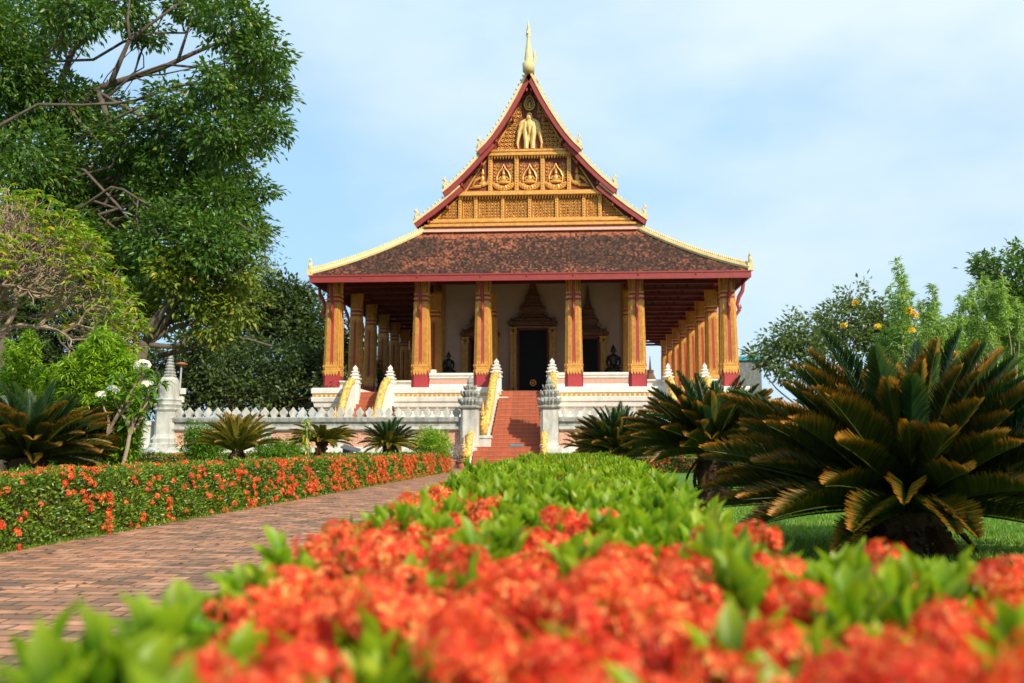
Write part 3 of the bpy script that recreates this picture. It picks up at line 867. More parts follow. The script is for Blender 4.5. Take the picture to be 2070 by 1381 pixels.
# edge rails following the rake
for s in (-1, 1):
    P = []
    for p in np.linspace(442, 172, 22):
        z = gz(p); P.append((CX+s*(hw(z)-.02), YG-.06, z))
    gm.tube(P, .055, 5)
def vposts(pxs, pt, pb, w):
    out = []
    for off in pxs:
        for s in ((-1, 1) if off else (1,)):
            x = CX+s*off*mpx; z0, z1 = gz(pb), gz(pt)
            gm.box(x-w, x+w, YG-.17, YG, z0, z1); out.append(x)
            for q in range(int((z1-z0)/.16)): gm.ball((x, YG-.18, z0+.1+q*.16), (.06, .04, .055), 5, 3)
vposts((27, 82), 318, 388, .115)
vposts((0, 56, 112, 145), 398, 442, .10)
gm.build('pediment_frame', M['gold'], temple)
# scrollwork
sc_ = MB()
def scroll(x, z, r, d, turns=1.3, y=YG-.03, a0=None):
    a0 = random.uniform(0, 2*pi) if a0 is None else a0; P = []; R = []
    k = 12
    for i in range(k):
        u = i/(k-1); a = a0+d*u*turns*2*pi; rr = r*(1-.82*u)
        P.append((x+rr*cos(a), y, z+rr*sin(a))); R.append(r*(.24-.08*u))
    sc_.tube(P, R, 5); sc_.ball((x, y-.02, z), (r*.3, r*.3, r*.3), 5, 4)
    # flame leaf
    a = a0; tip = (x+r*1.5*cos(a-d*.5), z+r*1.5*sin(a-d*.5))
    sc_.tube([(x+r*cos(a), y, z+r*sin(a)), ((x+r*cos(a)+tip[0])/2, y-.03, (z+r*sin(a)+tip[1])/2), (tip[0], y, tip[1])], [r*.2, r*.22, .01], 4)
def fill(x0, x1, z0, z1, r, avoid=None):
    nx = max(1, int(round((x1-x0)/(1.95*r)))); nz = max(1, int(round((z1-z0)/(1.95*r))))
    for i in range(nx):
        for j in range(nz):
            x = x0+(i+.5)*(x1-x0)/nx; z = z0+(j+.5)*(z1-z0)/nz
            if abs(x-CX)+r*.2 > hw(z): continue
            if avoid and avoid(x, z, r): continue
            d = 1 if (x-(x0+x1)/2) > 0 else -1
            scroll(x, z, r, d, a0=(pi/2+d*random.uniform(.3, 1.6)))
zr = (gz(440), gz(402))
edges3 = [0, 56, 112, 145]
for a, b in ((0, 56), (56, 112), (112, 145), (145, 205)):
    for s in (-1, 1):
        xa, xb = sorted((CX+s*(a*mpx+.17), CX+s*(b*mpx-.17)))
        fill(xa, xb, zr[0]+.04, zr[1]-.03, .10)
        if b < 200:
            fr_ = [(xa, zr[0]), (xb, zr[0]), (xb, zr[1]), (xa, zr[1]), (xa, zr[0])]
            for p, q in zip(fr_[:-1], fr_[1:]): sc_.tube([(p[0], YG-.03, p[1]), (q[0], YG-.03, q[1])], .03, 4)
# row two: seated figures in leaf niches
zr2 = (gz(384), gz(325))
def deity(x, z, S):
    y = YG-.06
    for i in range(13):       # lotus boat
        a = pi+pi*i/12
        sc_.ball((x+S*.52*cos(a), y, z+S*.26+S*.30*sin(a)), (S*.09, .07, S*.09), 5, 4)
    for i in range(9):
        a = pi+pi*(i+.5)/9; sc_.tube([(x+S*.3*cos(a), y, z+S*.28+S*.15*sin(a)), (x+S*.5*cos(a), y-.03, z+S*.24+S*.26*sin(a))], [S*.08, S*.06], 5)
    sc_.ball((x, y-.05, z+S*.32), (S*.36, .12, S*.10), 10, 6)
    sc_.ball((x, y-.06, z+S*.52), (S*.14, .10, S*.2), 8, 6)
    sc_.ball((x, y-.08, z+S*.78), (S*.085, .09, S*.10), 8, 6)
    sc_.tube([(x, y-.07, z+S*.84), (x, y-.07, z+S*1.08)], [S*.08, .01], 6)
    for s in (-1, 1):
        sc_.tube([(x+s*S*.14, y-.06, z+S*.62), (x+s*S*.27, y-.08, z+S*.48), (x+s*S*.1, y-.12, z+S*.40)], [S*.05, S*.045, S*.04], 5)
        sc_.tube([(x+s*S*.34, y, z+S*.34), (x+s*S*.36, y, z+S*.62), (x+s*S*.24, y, z+S*.92), (x+s*S*.1, y, z+S*1.08), (x, y, z+S*1.34)], [.05, .06, .05, .045, .02], 5)
for c_ in (-54.5, 0, 54.5):
    x = CX+c_*mpx; z = gz(381); S = 1.12
    deity(x, z, S)
    hwp = 24*mpx
    for s in (-1, 1):
        sc_.tube([(x+s*hwp, YG-.03, zr2[0]), (x+s*hwp, YG-.03, zr2[1])], .035, 4)
        for k_, (dx, dz, r_) in enumerate(((.50, .62, .085), (.52, .80, .085), (.42, .95, .08), (.52, 1.02, .09), (.38, 1.18, .09), (.52, 1.24, .09), (.50, 1.42, .10), (.30, 1.38, .09), (.54, .45, .07), (.52, .12, .07), (.4, 1.5, .07))):
            scroll(x+s*dx, z+dz, r_, s, a0=pi/2+s*.8)
for s in (-1, 1):   # kneeling figures in corner triangles
    x = CX+s*98*mpx; z = gz(381); y = YG-.06
    sc_.ball((x, y, z+.3), (.26, .1, .18), 8, 6); sc_.ball((x+s*.02, y, z+.6), (.14, .1, .25), 8, 6); sc_.ball((x, y-.04, z+.92), .11, 8, 6)
    sc_.tube([(x, y, z+1.0), (x, y, z+1.28)], [.09, .01], 5)
    sc_.tube([(x+s*.15, y, z+.7), (x+s*.45, y-.03, z+.5), (x+s*.62, y, z+.2)], [.08, .09, .03], 6)
    sc_.tube([(x-s*.2, y, z+.25), (x-s*.35, y-.03, z+.5), (x-s*.3, y, z+.8)], [.09, .08, .02], 6)
    sc_.tube([(x+s*.1, y, z+.15), (x+s*.5, y-.03, z+.12), (x+s*.75, y, z+.05)], [.1, .09, .03], 6)
# upper triangle: scrolls round a three headed elephant under a leaf halo
def av(x, z, r):
    d = abs(x-CX); zz = z-gz(304)
    return (d < .70+r*.5 and zz < 1.95) or (d < .36+r*.5 and zz < 3.2)
fill(CX-2.2, CX+2.2, gz(303), gz(175), .125, av)
sc_.build('pediment_scrollwork', M['gold'], temple)
el = MB()
z0 = gz(304.5); y = YG-.12
half = [(0, 752), (34, 770), (46, 835), (120, 872), (158, 940), (150, 1000), (172, 1090), (192, 1180), (176, 1250), (150, 1262), (160, 1190), (138, 1110), (112, 1035), (96, 1030), (84, 1110), (74, 1190), (84, 1276), (16, 1276), (14, 1210), (0, 1130)]
full = half+[(-a, b) for a, b in half[-2:0:-1]]
el.poly([(CX+a/6.9*mpx, gz(120+b/6.9)) for a, b in full], YG-.17, YG-.01)
def ev(a, b): return CX+a/6.9*mpx, gz(120+b/6.9)
for s_ in (-1, 1):
    x_, z_ = ev(s_*105, 940); el.ball((x_, YG-.18, z_), (.24, .12, .28), 10, 6)
    P = [ev(s_*a, b) for a, b in ((120, 960), (150, 1030), (162, 1110), (176, 1190), (166, 1245))]
    el.tube([(p[0], YG-.20, p[1]) for p in P], [.15, .12, .09, .07, .04], 7)
    P = [ev(s_*a, b) for a, b in ((58, 900), (60, 1050), (50, 1160), (50, 1262))]
    el.tube([(p[0], YG-.19, p[1]) for p in P], [.16, .16, .13, .13], 8)
    x_, z_ = ev(s_*52, 965); el.tube([(x_, YG-.3, z_), (x_*.7+CX*.3, YG-.34, z_-.28)], [.045, .015], 5)
x_, z_ = ev(0, 930); el.ball((x_, YG-.26, z_), (.24, .14, .32), 10, 8)
P = [ev(0, b) for b in (960, 1020, 1075)]
el.tube([(p[0], YG-.36, p[1]) for p in P], [.13, .09, .04], 8)
x_, z_ = ev(0, 830); el.ball((x_, YG-.2, z_), (.20, .14, .2), 8, 6)
el.build('elephant_relief', M['goldlight'], temple)
z0 = gz(304.5); y = YG-.10
ha = MB(); pts = []
for i in range(25):
    a = 2*pi*i/24; rx = .30*sin(a); zz = -.36*cos(a)
    if zz > 0: rx *= (1-zz*.75); zz *= 1.5
    pts.append((CX+rx, y, z0+2.85+zz))
ha.tube(pts, .055, 6); ha.tube([(a, b+.02, c) for a, b, c in [(CX+.6*(p[0]-CX), p[1], z0+2.85+.6*(p[2]-z0-2.85)) for p in pts]], .035, 5)
ha.ball((CX, y, z0+2.8), (.08, .08, .22), 8, 6)
ha.build('halo_relief', M['goldlight'], temple)

# ---- bronze statues on the veranda
def statue(x, y, z0, S, label):
    root = empty('seated_buddha_statue', (x, y, z0), label, 'statue', 'bronze statues on the veranda')
    p = MB(); p.loft(RD, [(.52, z0), (.52, z0+.12), (.42, z0+.2), (.40, z0+1.25), (.50, z0+1.35), (.52, z0+1.45), (.46, z0+1.5)], (x, y)); p.build('pedestal', M['carved'], root, origin=(x, y, z0))
    b = MB(); b.smooth = True; z = z0+1.5
    b.loft(circ(12), [((.44*S, .30*S), z), ((.46*S, .32*S), z+.08*S), ((.34*S, .26*S), z+.2*S), ((.20*S, .15*S), z+.3*S), ((.18*S, .13*S), z+.42*S), ((.23*S, .15*S), z+.62*S), ((.27*S, .14*S), z+.74*S), ((.22*S, .12*S), z+.82*S),
                      ((.075*S, .07*S), z+.87*S), ((.07*S, .07*S), z+.93*S), ((.115*S, .12*S), z+1.0*S), ((.125*S, .13*S), z+1.1*S), ((.10*S, .11*S), z+1.2*S), ((.055*S, .055*S), z+1.24*S), ((.06*S, .06*S), z+1.29*S), ((.02*S, .02*S), z+1.33*S), ((.004, .004), z+1.36*S)], (x, y))
    for s in (-1, 1):
        b.tube([(x+s*.25*S, y, z+.74*S), (x+s*.33*S, y-.02, z+.5*S), (x+s*.30*S, y-.14*S, z+.3*S), (x+s*.06*S, y-.24*S, z+.2*S)], [.08*S, .07*S, .055*S, .045*S], 8)
        b.tube([(x+s*.125*S, y, z+1.12*S), (x+s*.135*S, y, z+.97*S)], [.02*S, .025*S], 5)
    b.tube([(x, y-.12*S, z+1.1*S), (x, y-.145*S, z+1.05*S)], [.015*S, .025*S], 5)
    b.build('figure', M['bronze'], root, origin=(x, y, z0))
statue(atX(907, 53.4), 53.4, 4.06, 1.0, 'dark bronze seated buddha left of the left doorway, third bay of the porch')
statue(atX(988, 53.6), 53.6, 4.06, 1.0, 'dark bronze seated buddha half hidden behind a column left of the central door')
statue(atX(1240, 53.2), 53.2, 4.06, 1.25, 'larger dark bronze seated buddha right of the right doorway')
# =================================================================== GROUND
def sheet(name, x0, x1, y0, y1, z, mat, kind='structure', nx=1, ny=1):
    xs = np.linspace(x0, x1, nx+1); ys = np.linspace(y0, y1, ny+1)
    V = [(x, y, z) for y in ys for x in xs]
    F = [(j*(nx+1)+i, j*(nx+1)+i+1, (j+1)*(nx+1)+i+1, (j+1)*(nx+1)+i) for j in range(ny) for i in range(nx)]
    return tag(mesh_np(name, V, F, mat, None, (0, 0, 0)), kind=kind)
sheet('ground', -900, 900, -60, 1500, 0.0, M['ground'])
sheet('path', -6.0, -0.6, -3, 41.4, .012, M['brick'])
sheet('forecourt', -9.0, 4.0, 36.5, 41.3, .008, M['brick'])
sheet('lawn', 1.3, 60, 2.4, 41, .008, M['lawn'])
XTL = atX(345, 43.3, 850); tb = MB(); tb.box(XTL, 14.4, 43.32, 110, -.2, 1.0); tb.build('terrace', M['terracotta'], kind='structure')

# =================================================================== WALL WITH MERLONS
def merlon(x, y, z, parent):
    m = MB(); o = [(-.12, 0), (.12, 0), (.10, .05), (.185, .20), (.17, .28), (.06, .40), (0, .50), (-.06, .40), (-.17, .28), (-.185, .20), (-.10, .05)]
    m.poly([(x+a*1.05, z+b) for a, b in o], y-.10, y+.10)
    return m.build('merlon', M['greylight'], parent, origin=(x, y, z))
def enc_wall(name, x0, x1, label, seed):
    Y = 43.0
    root = empty(name, ((x0+x1)/2, Y, 0), label, 'wall')
    b = MB(); b.rings([[(x0, Y-.3-o, z), (x1, Y-.3-o, z), (x1, Y+.3, z), (x0, Y+.3, z)] for z, o in ((0, .5), (.55, .5), (.6, .42), (.9, .12), (1.0, .06))]); b.build('wall_base', M['greylight'], root)
    p = MB(); p.box(x0, x1, Y-.22, Y+.22, 1.0, 1.80); p.build('lattice_panel', M['lattice'], root)
    q = MB(); x = x0+1.6
    while x < x1-.4: q.box(x-.55, x-.0, Y-.27, Y+.2, 1.0, 1.80); x += 3.6
    q.build('panel_post', M['greylight'], root)
    c = MB(); c.rings([[(x0, Y-.26-o, z), (x1, Y-.26-o, z), (x1, Y+.3+o, z), (x0, Y+.3+o, z)] for z, o in ((1.80, .08), (1.86, .16), (1.98, .16), (2.0, .04))]); c.build('lower_coping', M['greylight'], root)
    d = MB(); d.rings([[(x0, Y-.26-o, z), (x1, Y-.26-o, z), (x1, Y+.3+o, z), (x0, Y+.3+o, z)] for z, o in ((2.0, .0), (2.2, .0), (2.24, .14), (2.42, .17), (2.46, .10), (2.47, .08))]); 
    d.build('coping', M['greydark' if False else 'grey'], root)
    x = x0+.3; proto = None; k = 0
    while x < x1-.2:
        if proto is None: proto = merlon(x, Y, 2.47, root); px0 = x
        else:
            c_ = proto.copy(); COL.objects.link(c_); c_.location = proto.location; c_.location.x += x-px0
            c_.rotation_euler = (0, 0, random.uniform(-.04, .04))
        x += .487; k += 1
    return root
XL0 = atX(352, 43.0, 850); XLE = atX(932, 43, 850); XRS = atX(1130, 43, 850)
enc_wall('boundary_wall', XL0, XLE, 'weathered grey wall with pointed merlons running from the white corner pillar to the steps', 1)
enc_wall('boundary_wall', XRS, 14.0, 'weathered grey merlon wall right of the steps behind the sago palms', 2)

def petal_ring(m, cx, cy, z, r, n, h, out):
    for i in range(n):
        a = 2*pi*i/n; dx, dy = cos(a), sin(a)
        k = 1/max(abs(dx), abs(dy))**.6
        m.tube([(cx+dx*r*k, cy+dy*r*k, z), (cx+dx*(r+out*.7)*k, cy+dy*(r+out*.7)*k, z+h*.45), (cx+dx*(r+out)*k, cy+dy*(r+out)*k, z+h)], [r*.22, r*.20, .01], 5)
def gate_pillar(x, label):
    Y = 42.75; root = empty('gate_pillar', (x, Y, 0), label, 'pillar', 'pillars either side of the brick red steps')
    s = MB(); s.loft(RD, [(.60, 0), (.60, .9), (.56, .95), (.50, 1.02), (.48, 1.1), (.44, 1.16), (.43, 2.82)], (x, Y)); s.build('shaft', M['greylight'], root)
    c = MB()
    c.loft(RD, [(.44, 2.82), (.50, 2.86), (.56, 2.90), (.58, 2.96), (.44, 3.0), (.40, 3.12), (.46, 3.2)], (x, Y))
    petal_ring(c, x, Y, 3.12, .42, 20, .28, .17)
    c.loft(RD, [(.40, 3.2), (.44, 3.34), (.34, 3.4), (.30, 3.5), (.36, 3.58)], (x, Y))
    petal_ring(c, x, Y, 3.48, .32, 16, .28, .14)
    c.loft(RD, [(.30, 3.58), (.34, 3.72), (.24, 3.78), (.20, 3.84), (.26, 3.92)], (x, Y))
    petal_ring(c, x, Y, 3.80, .22, 12, .24, .12)
    c.loft(circ(10), [(.16, 3.9), (.20, 4.0), (.14, 4.08), (.17, 4.16), (.13, 4.3), (.06, 4.42), (.015, 4.52)], (x, Y))
    c.build('lotus_capital', M['grey'], root)
xg = atX(950, 42.75, 860); xg2 = atX(1111, 42.75, 860)
gate_pillar(xg, 'weathered white pillar with grey lotus top left of the red steps')
gate_pillar(xg2, 'weathered white pillar with dark grey lotus top right of the red steps')

# =================================================================== LOWER STEPS
es = empty('entrance_steps', ((xg+xg2)/2, 41.9, 0), 'lower flight of brick red steps with a yellow naga on each side', 'steps')
steps(es, -4.42, -1.12, 41.0, 0.0, 42.5, 1.0, 5, 'tiled_steps')
ld = MB(); ld.box(-4.42, -1.12, 42.5, 43.40, .1, 1.006); ld.build('landing', M['step'], es)
npl = [(42.3, 1.5), (42.1, 1.62), (41.8, 1.52), (41.5, 1.1), (41.25, .62), (41.1, .25)]
naga(npl, .17, -4.6, es, lambda y: 0.0, headx=-.16, head_h=.72)
naga(npl, .17, -1.02, es, lambda y: 0.0, headx=-.02, head_h=.72)

# =================================================================== CORNER STUPA PILLAR
xs = atX(339, 43, 850)
sroot = empty('corner_pillar', (xs, 43, 0), 'tall white stupa shaped corner pillar with ringed grey spire at the left end of the wall', 'pillar')
m = MB(); m.loft(RD, [(1.25, 0), (1.22, .7), (1.1, .8), (.78, .98)], (xs, 43)); m.build('plinth', M['greylight'], sroot)
m = MB(); m.loft(RD, [(.66, .98), (.66, 1.15), (.60, 1.2), (.62, 1.4), (.54, 1.5), (.50, 1.62), (.48, 2.75), (.54, 2.82), (.58, 2.9), (.52, 2.95), (.56, 3.05), (.60, 3.12), (.50, 3.18), (.50, 3.3), (.54, 3.36), (.46, 3.42)], (xs, 43)); m.build('shaft', M['greylight'], sroot)
m = MB(); m.loft(RD, [(.40, 3.42), (.41, 3.9), (.40, 4.2), (.36, 4.4), (.28, 4.52), (.22, 4.56)], (xs, 43)); m.build('bell', M['greylight'], sroot)
m = MB(); pr = []
z = 4.54
for i in range(6):
    r_ = .30-.032*i; pr += [(r_, z), (r_+.03, z+.05), (r_, z+.10), (r_-.05, z+.13)]; z += .16
pr += [(.13, z), (.10, z+.2), (.05, z+.42), (.01, z+.62)]
m.loft(circ(12), pr, (xs, 43)); m.build('spire', M['grey'], sroot)
# white wall going on to the left
wl = MB(); x1 = xs-.9; x0 = -26.0
wl.rings([[(x0, 43.3-o, z), (x1, 43.3-o, z), (x1, 43.8, z), (x0, 43.8, z)] for z, o in ((0, .45), (.6, .4), (.75, .15), (2.0, .12), (2.1, .22), (2.3, .22))])
wl.build('white_wall', M['white'], label='plain white wall left of the corner pillar seen through the shrubs', cat='wall')

# small grey stupa finials behind the merlons
for px in (555, 590):
    X, Z = at(px, 812, 52)
    m = MB(); m.loft(RD, [(.42, 1.0), (.42, 1.6), (.34, 1.7), (.30, 2.3), (.42, 2.4), (.3, 2.5), (.26, 2.9), (.36, 3.0), (.2, 3.1), (.16, 3.4), (.03, Z+.25)], (X, 52))
    m.build('stone_finial', M['greydark'], label='small dark stone finial behind the merlons, %s' % ('the taller one left' if px == 555 else 'the one nearer the temple'), cat='stupa')

# =================================================================== LAMP, SIGN, SPEAKERS
xl, zl = at(367, 738, 44.6)
lp = empty('lamp_post', (xl, 44.6, 1.0), 'thin grey lamp post with flat rusty red disc behind the wall', 'lamp post')
m = MB(); m.tube([(xl-.10, 44.6, 1.0), (xl, 44.6, zl)], .045, 8); m.build('pole', M['metalpale'], lp)
m = MB(); m.loft(circ(12), [(.10, zl-.05), (.32, zl+.02), (.34, zl+.06), (.10, zl+.14)], (xl, 44.6)); m.build('lamp_disc', M['terracotta'], lp)
for dx, dz, nm in ((.06, -1.55, 'upper_speaker'), (-.02, -1.98, 'lower_speaker')):  # two speaker boxes on the pole, neither gives light
    m = MB(); m.bbox(xl+dx-.02, xl+dx+.26, 44.4, 44.62, zl+dz, zl+dz+.30, .03); m.build(nm, M['white'], lp)
Xs, _ = at(702, 925, 31)
sg = empty('information_sign', (Xs, 31, 0), 'grey lectern style information sign with slanted top behind the left hedge', 'sign')
m = MB(); m.poly([(Xs-.14, 0), (Xs+.12, 0), (Xs+.12, .86), (Xs-.14, .97)], 30.85, 31.15); m.build('stand', M['metalgrey'], sg)
m = MB(); m.add([(Xs-.18, 30.7, 1.0), (Xs+.42, 30.75, .84), (Xs+.42, 31.3, .92), (Xs-.18, 31.3, 1.10), (Xs-.18, 30.7, .95), (Xs+.42, 30.75, .79), (Xs+.42, 31.3, .87), (Xs-.18, 31.3, 1.05)],
                  [(0, 1, 2, 3), (7, 6, 5, 4), (0, 4, 5, 1), (1, 5, 6, 2), (2, 6, 7, 3), (3, 7, 4, 0)]); m.build('slanted_panel', M['metalgrey'], sg)
m = MB(); m.box(Xs+.13, Xs+.20, 30.85, 31.1, 0, .84); m.build('support', M['metalpale'], sg)

# pots
def pot(px, Y, r, h, label, flowers):
    X = atX(px, Y, 940)
    root = empty('flower_pot', (X, Y, .012), label, 'flower pot')
    m = MB(); m.smooth = True; m.loft(circ(14), [(r*.62, .012), (r*.7, .03), (r*.95, h*.8), (r*.95, h*.84), (r*1.08, h*.86), (r*1.08, h), (r*.9, h), (r*.85, h*.9)], (X, Y)); m.build('pot', M['terracotta'], root)
    return root, X
p1, X1 = pot(908, 39.2, .30, .42, 'terracotta pot of small purple flowers at the end of the left hedge', True)
p2, X2 = pot(932, 39.8, .24, .34, 'small terracotta pot with dark foliage beside the foot of the steps', False)

# distant things seen through the right hand colonnade and beyond
X, Z = at(1314, 728, 120)
m = MB(); m.loft(circ(10), [(1.6, 1), (1.6, 7), (1.1, 7.5), (1.3, 8.4), (.8, 9.5), (.9, 10), (.45, 11), (.5, 11.5), (.2, Z-1.5), (.03, Z+.6)], (X, 120)); 
m.build('distant_stupa', M['carved'], label='slim dark stupa spire far off between the right hand columns', cat='stupa')
X, Z = at(1500, 722, 150)
m = MB(); m.box(X-1, X+3.2, 150, 160, 0, Z-.6); hb = m.build('distant_building', M['greydark'], label='distant low dark grey building with a blue roof line right of the temple', cat='building')
m = MB(); m.box(X-1.3, X+3.5, 149.6, 160.4, Z-.6, Z+.1); m.build('roof', M['blue'], hb, origin=ORG[hb.name])

# =================================================================== CAMERA, SUN, SKY
cam = bpy.data.cameras.new('camera'); co_ = bpy.data.objects.new('camera', cam); COL.objects.link(co_)
cam.sensor_width = 36; cam.lens = F_PX/W0*36; cam.clip_end = 4000; cam.clip_start = .02
import mathutils
Rm = mathutils.Matrix(((cR[0], cU[0], -cF[0]), (cR[1], cU[1], -cF[1]), (cR[2], cU[2], -cF[2])))
co_.matrix_world = mathutils.Matrix.Translation((0, 0, HC)) @ Rm.to_4x4()
cam.dof.use_dof = True; cam.dof.focus_distance = 13.0; cam.dof.aperture_fstop = 2.1; cam.dof.aperture_blades = 0
SC.camera = co_
SUN_EL = radians(33); SUN_AZ = radians(42)      # azimuth measured from behind the camera towards the right
d = mathutils.Vector((sin(SUN_AZ)*cos(SUN_EL), -cos(SUN_AZ)*cos(SUN_EL), sin(SUN_EL)))
sl = bpy.data.lights.new('sun', 'SUN'); sl.energy = 4.3; sl.angle = radians(.6); sl.color = (1.0, .895, .73)
so = bpy.data.objects.new('sun', sl); COL.objects.link(so); so.rotation_euler = d.to_track_quat('Z', 'Y').to_euler()
so.location = (20, -20, 30)
wd = bpy.data.worlds.new('World'); SC.world = wd; wd.use_nodes = True
nt = wd.node_tree; nt.nodes.clear()
out = nt.nodes.new('ShaderNodeOutputWorld'); bgn = nt.nodes.new('ShaderNodeBackground'); bgn.inputs[1].default_value = .15
sky = nt.nodes.new('ShaderNodeTexSky'); sky.sky_type = 'NISHITA'; sky.sun_disc = False
sky.sun_elevation = SUN_EL; sky.sun_rotation = math.atan2(d.x, d.y); sky.air_density = 1.0; sky.dust_density = 1.2; sky.ozone_density = 1.5
tc = nt.nodes.new('ShaderNodeTexCoord')
mp = nt.nodes.new('ShaderNodeMapping'); mp.inputs['Scale'].default_value = (1.1, 1.1, 2.6); mp.inputs['Location'].default_value = (.35, .2, .45)
nz = nt.nodes.new('ShaderNodeTexNoise'); nz.inputs['Scale'].default_value = 1.6; nz.inputs['Detail'].default_value = 5; nz.inputs['Roughness'].default_value = .45
rp = nt.nodes.new('ShaderNodeValToRGB'); rp.color_ramp.elements[0].position = .36; rp.color_ramp.elements[0].color = (.70, .70, .70, 1); rp.color_ramp.elements[1].position = .72; rp.color_ramp.elements[1].color = (1, 1, 1, 1)
mx = nt.nodes.new('ShaderNodeMix'); mx.data_type = 'RGBA'; mx.inputs[7].default_value = (2.7, 4.35, 5.9, 1)
L = nt.links.new
L(tc.outputs['Generated'], mp.inputs[0]); L(mp.outputs[0], nz.inputs['Vector']); L(nz.outputs['Fac'], rp.inputs[0])
L(rp.outputs[0], mx.inputs[0]); L(sky.outputs[0], mx.inputs[6])
# thin bright cloud veil, thicker towards the right and high up
mp2 = nt.nodes.new('ShaderNodeMapping'); mp2.inputs['Scale'].default_value = (1.0, 1.0, 2.0); mp2.inputs['Location'].default_value = (.1, .6, .0); mp2.inputs['Rotation'].default_value = (0, .5, .3)
n2 = nt.nodes.new('ShaderNodeTexNoise'); n2.inputs['Scale'].default_value = 3.0; n2.inputs['Detail'].default_value = 6; n2.inputs['Roughness'].default_value = .5
sx2 = nt.nodes.new('ShaderNodeSeparateXYZ'); ma = nt.nodes.new('ShaderNodeMath'); ma.operation = 'MULTIPLY_ADD'; ma.inputs[1].default_value = .45
mb2 = nt.nodes.new('ShaderNodeMath'); mb2.operation = 'MULTIPLY_ADD'; mb2.inputs[1].default_value = .45
r2 = nt.nodes.new('ShaderNodeValToRGB'); r2.color_ramp.elements[0].position = .50; r2.color_ramp.elements[0].color = (0, 0, 0, 1); r2.color_ramp.elements[1].position = .92; r2.color_ramp.elements[1].color = (1, 1, 1, 1)
m2 = nt.nodes.new('ShaderNodeMix'); m2.data_type = 'RGBA'; m2.inputs[7].default_value = (4.5, 5.3, 5.6, 1)
L(tc.outputs['Generated'], mp2.inputs[0]); L(mp2.outputs[0], n2.inputs['Vector']); L(tc.outputs['Generated'], sx2.inputs[0])
L(sx2.outputs[0], ma.inputs[0]); L(n2.outputs['Fac'], ma.inputs[2]); L(sx2.outputs[2], mb2.inputs[0]); L(ma.outputs[0], mb2.inputs[2]); L(mb2.outputs[0], r2.inputs[0])
L(r2.outputs[0], m2.inputs[0]); L(mx.outputs[2], m2.inputs[6]); L(m2.outputs[2], bgn.inputs[0]); L(bgn.outputs[0], out.inputs[0])
SC.view_settings.view_transform = 'Standard'; SC.view_settings.look = 'None'; SC.view_settings.gamma = 1; SC.view_settings.exposure = .28
# =================================================================== FOLIAGE TOOLS
R_ = np.random.RandomState(5)
def unit(v): return v/np.maximum(np.linalg.norm(v, axis=-1, keepdims=True), 1e-9)
KITE = (np.array([(0, 0, 0), (.45, -.5, .10), (1, 0, -.08), (.45, .5, .10)]), np.array([(0, 1, 2, 3)]))
LEAF = (np.array([(0, -.08, 0), (0, .08, 0), (.35, -.36, .12), (.35, 0, 0), (.35, .36, .12), (.74, -.50, .09), (.74, 0, -.02), (.74, .50, .09), (1, 0, -.08)]),
        np.array([(0, 2, 3, 1), (1, 3, 4, 1), (2, 5, 6, 3), (3, 6, 7, 4), (5, 8, 6, 5), (6, 8, 7, 6)]))
LEAFT = (LEAF[0], np.array([(0, 2, 3), (0, 3, 1), (1, 3, 4), (2, 5, 6), (2, 6, 3), (3, 6, 7), (3, 7, 4), (5, 8, 6), (6, 8, 7)]))
KITET = (KITE[0], np.array([(0, 1, 2), (0, 2, 3)]))
LANCE = (np.array([(0, 0, 0), (.3, -.5, .10), (.62, -.42, .02), (1, 0, -.35), (.62, .42, .02), (.3, .5, .10)]), np.array([(0, 1, 2), (0, 2, 4), (0, 4, 5), (2, 3, 4)]))
def inst(tpl, P, D, up, L, W, bend=1.0):
    """P base, D direction, up hint"""
    V0, F0 = tpl; n = len(P)
    D = unit(D); S = unit(np.cross(D, up)); N = np.cross(S, D)
    L = np.broadcast_to(L, (n,))[:, None, None]; W = np.broadcast_to(W, (n,))[:, None, None]
    V = P[:, None]+D[:, None]*V0[None, :, 0:1]*L+S[:, None]*V0[None, :, 1:2]*W+N[:, None]*V0[None, :, 2:3]*L*bend
    F = F0[None]+(np.arange(n)*len(V0))[:, None, None]
    T = np.tile(V0[:, 0], n)
    return V.reshape(-1, 3), F.reshape(-1, F0.shape[1]), T
def sph(n): return unit(R_.normal(size=(n, 3)))
def leaf_mesh(name, mat, parts, parent, origin=None):
    Vs, Fs, Ts, b = [], [], [], 0
    for V, F, T in parts:
        Vs.append(V); Fs.append(F+b); Ts.append(T); b += len(V)
    return mesh_np(name, np.concatenate(Vs), np.concatenate(Fs), mat, parent, origin, attrs={'t': np.concatenate(Ts)})
def blob_leaves(c, r, dens, L, W, tpl=KITET, sprig=.38, per=16, hang=.25, fillin=.5):
    """c centre, r radii(3); dens sprigs per m2 of surface"""
    r = np.array(r, float); area = 4*pi*(r[0]*r[1]+r[0]*r[2]+r[1]*r[2])/3
    ns = max(6, int(area*dens))
    d = sph(ns); rad = fillin+(1.06-fillin)*R_.rand(ns, 1)**.55
    lump = 1+.22*np.sin(d[:, 0:1]*5+c[0]*3)*np.cos(d[:, 2:3]*6+c[1])+.10*np.sin(d[:, 1:2]*11+c[2])
    sc = c+d*r*rad*lump
    n = ns*per
    base = np.repeat(sc, per, 0); dd = np.repeat(d, per, 0)
    off = R_.normal(size=(n, 3))*np.array([1, 1, .6])
    P = base+off*sprig*.42*min(1, r.min()/1.0+.3)
    D = unit(dd*.6+unit(off)*.8+np.array([0, 0, -hang])+R_.normal(size=(n, 3))*.35)
    up = unit(np.array([0, 0, 1.0])+R_.normal(size=(n, 3))*.55)
    return inst(tpl, P, D, up, L*(.7+.6*R_.rand(n)), W*(.7+.6*R_.rand(n)))
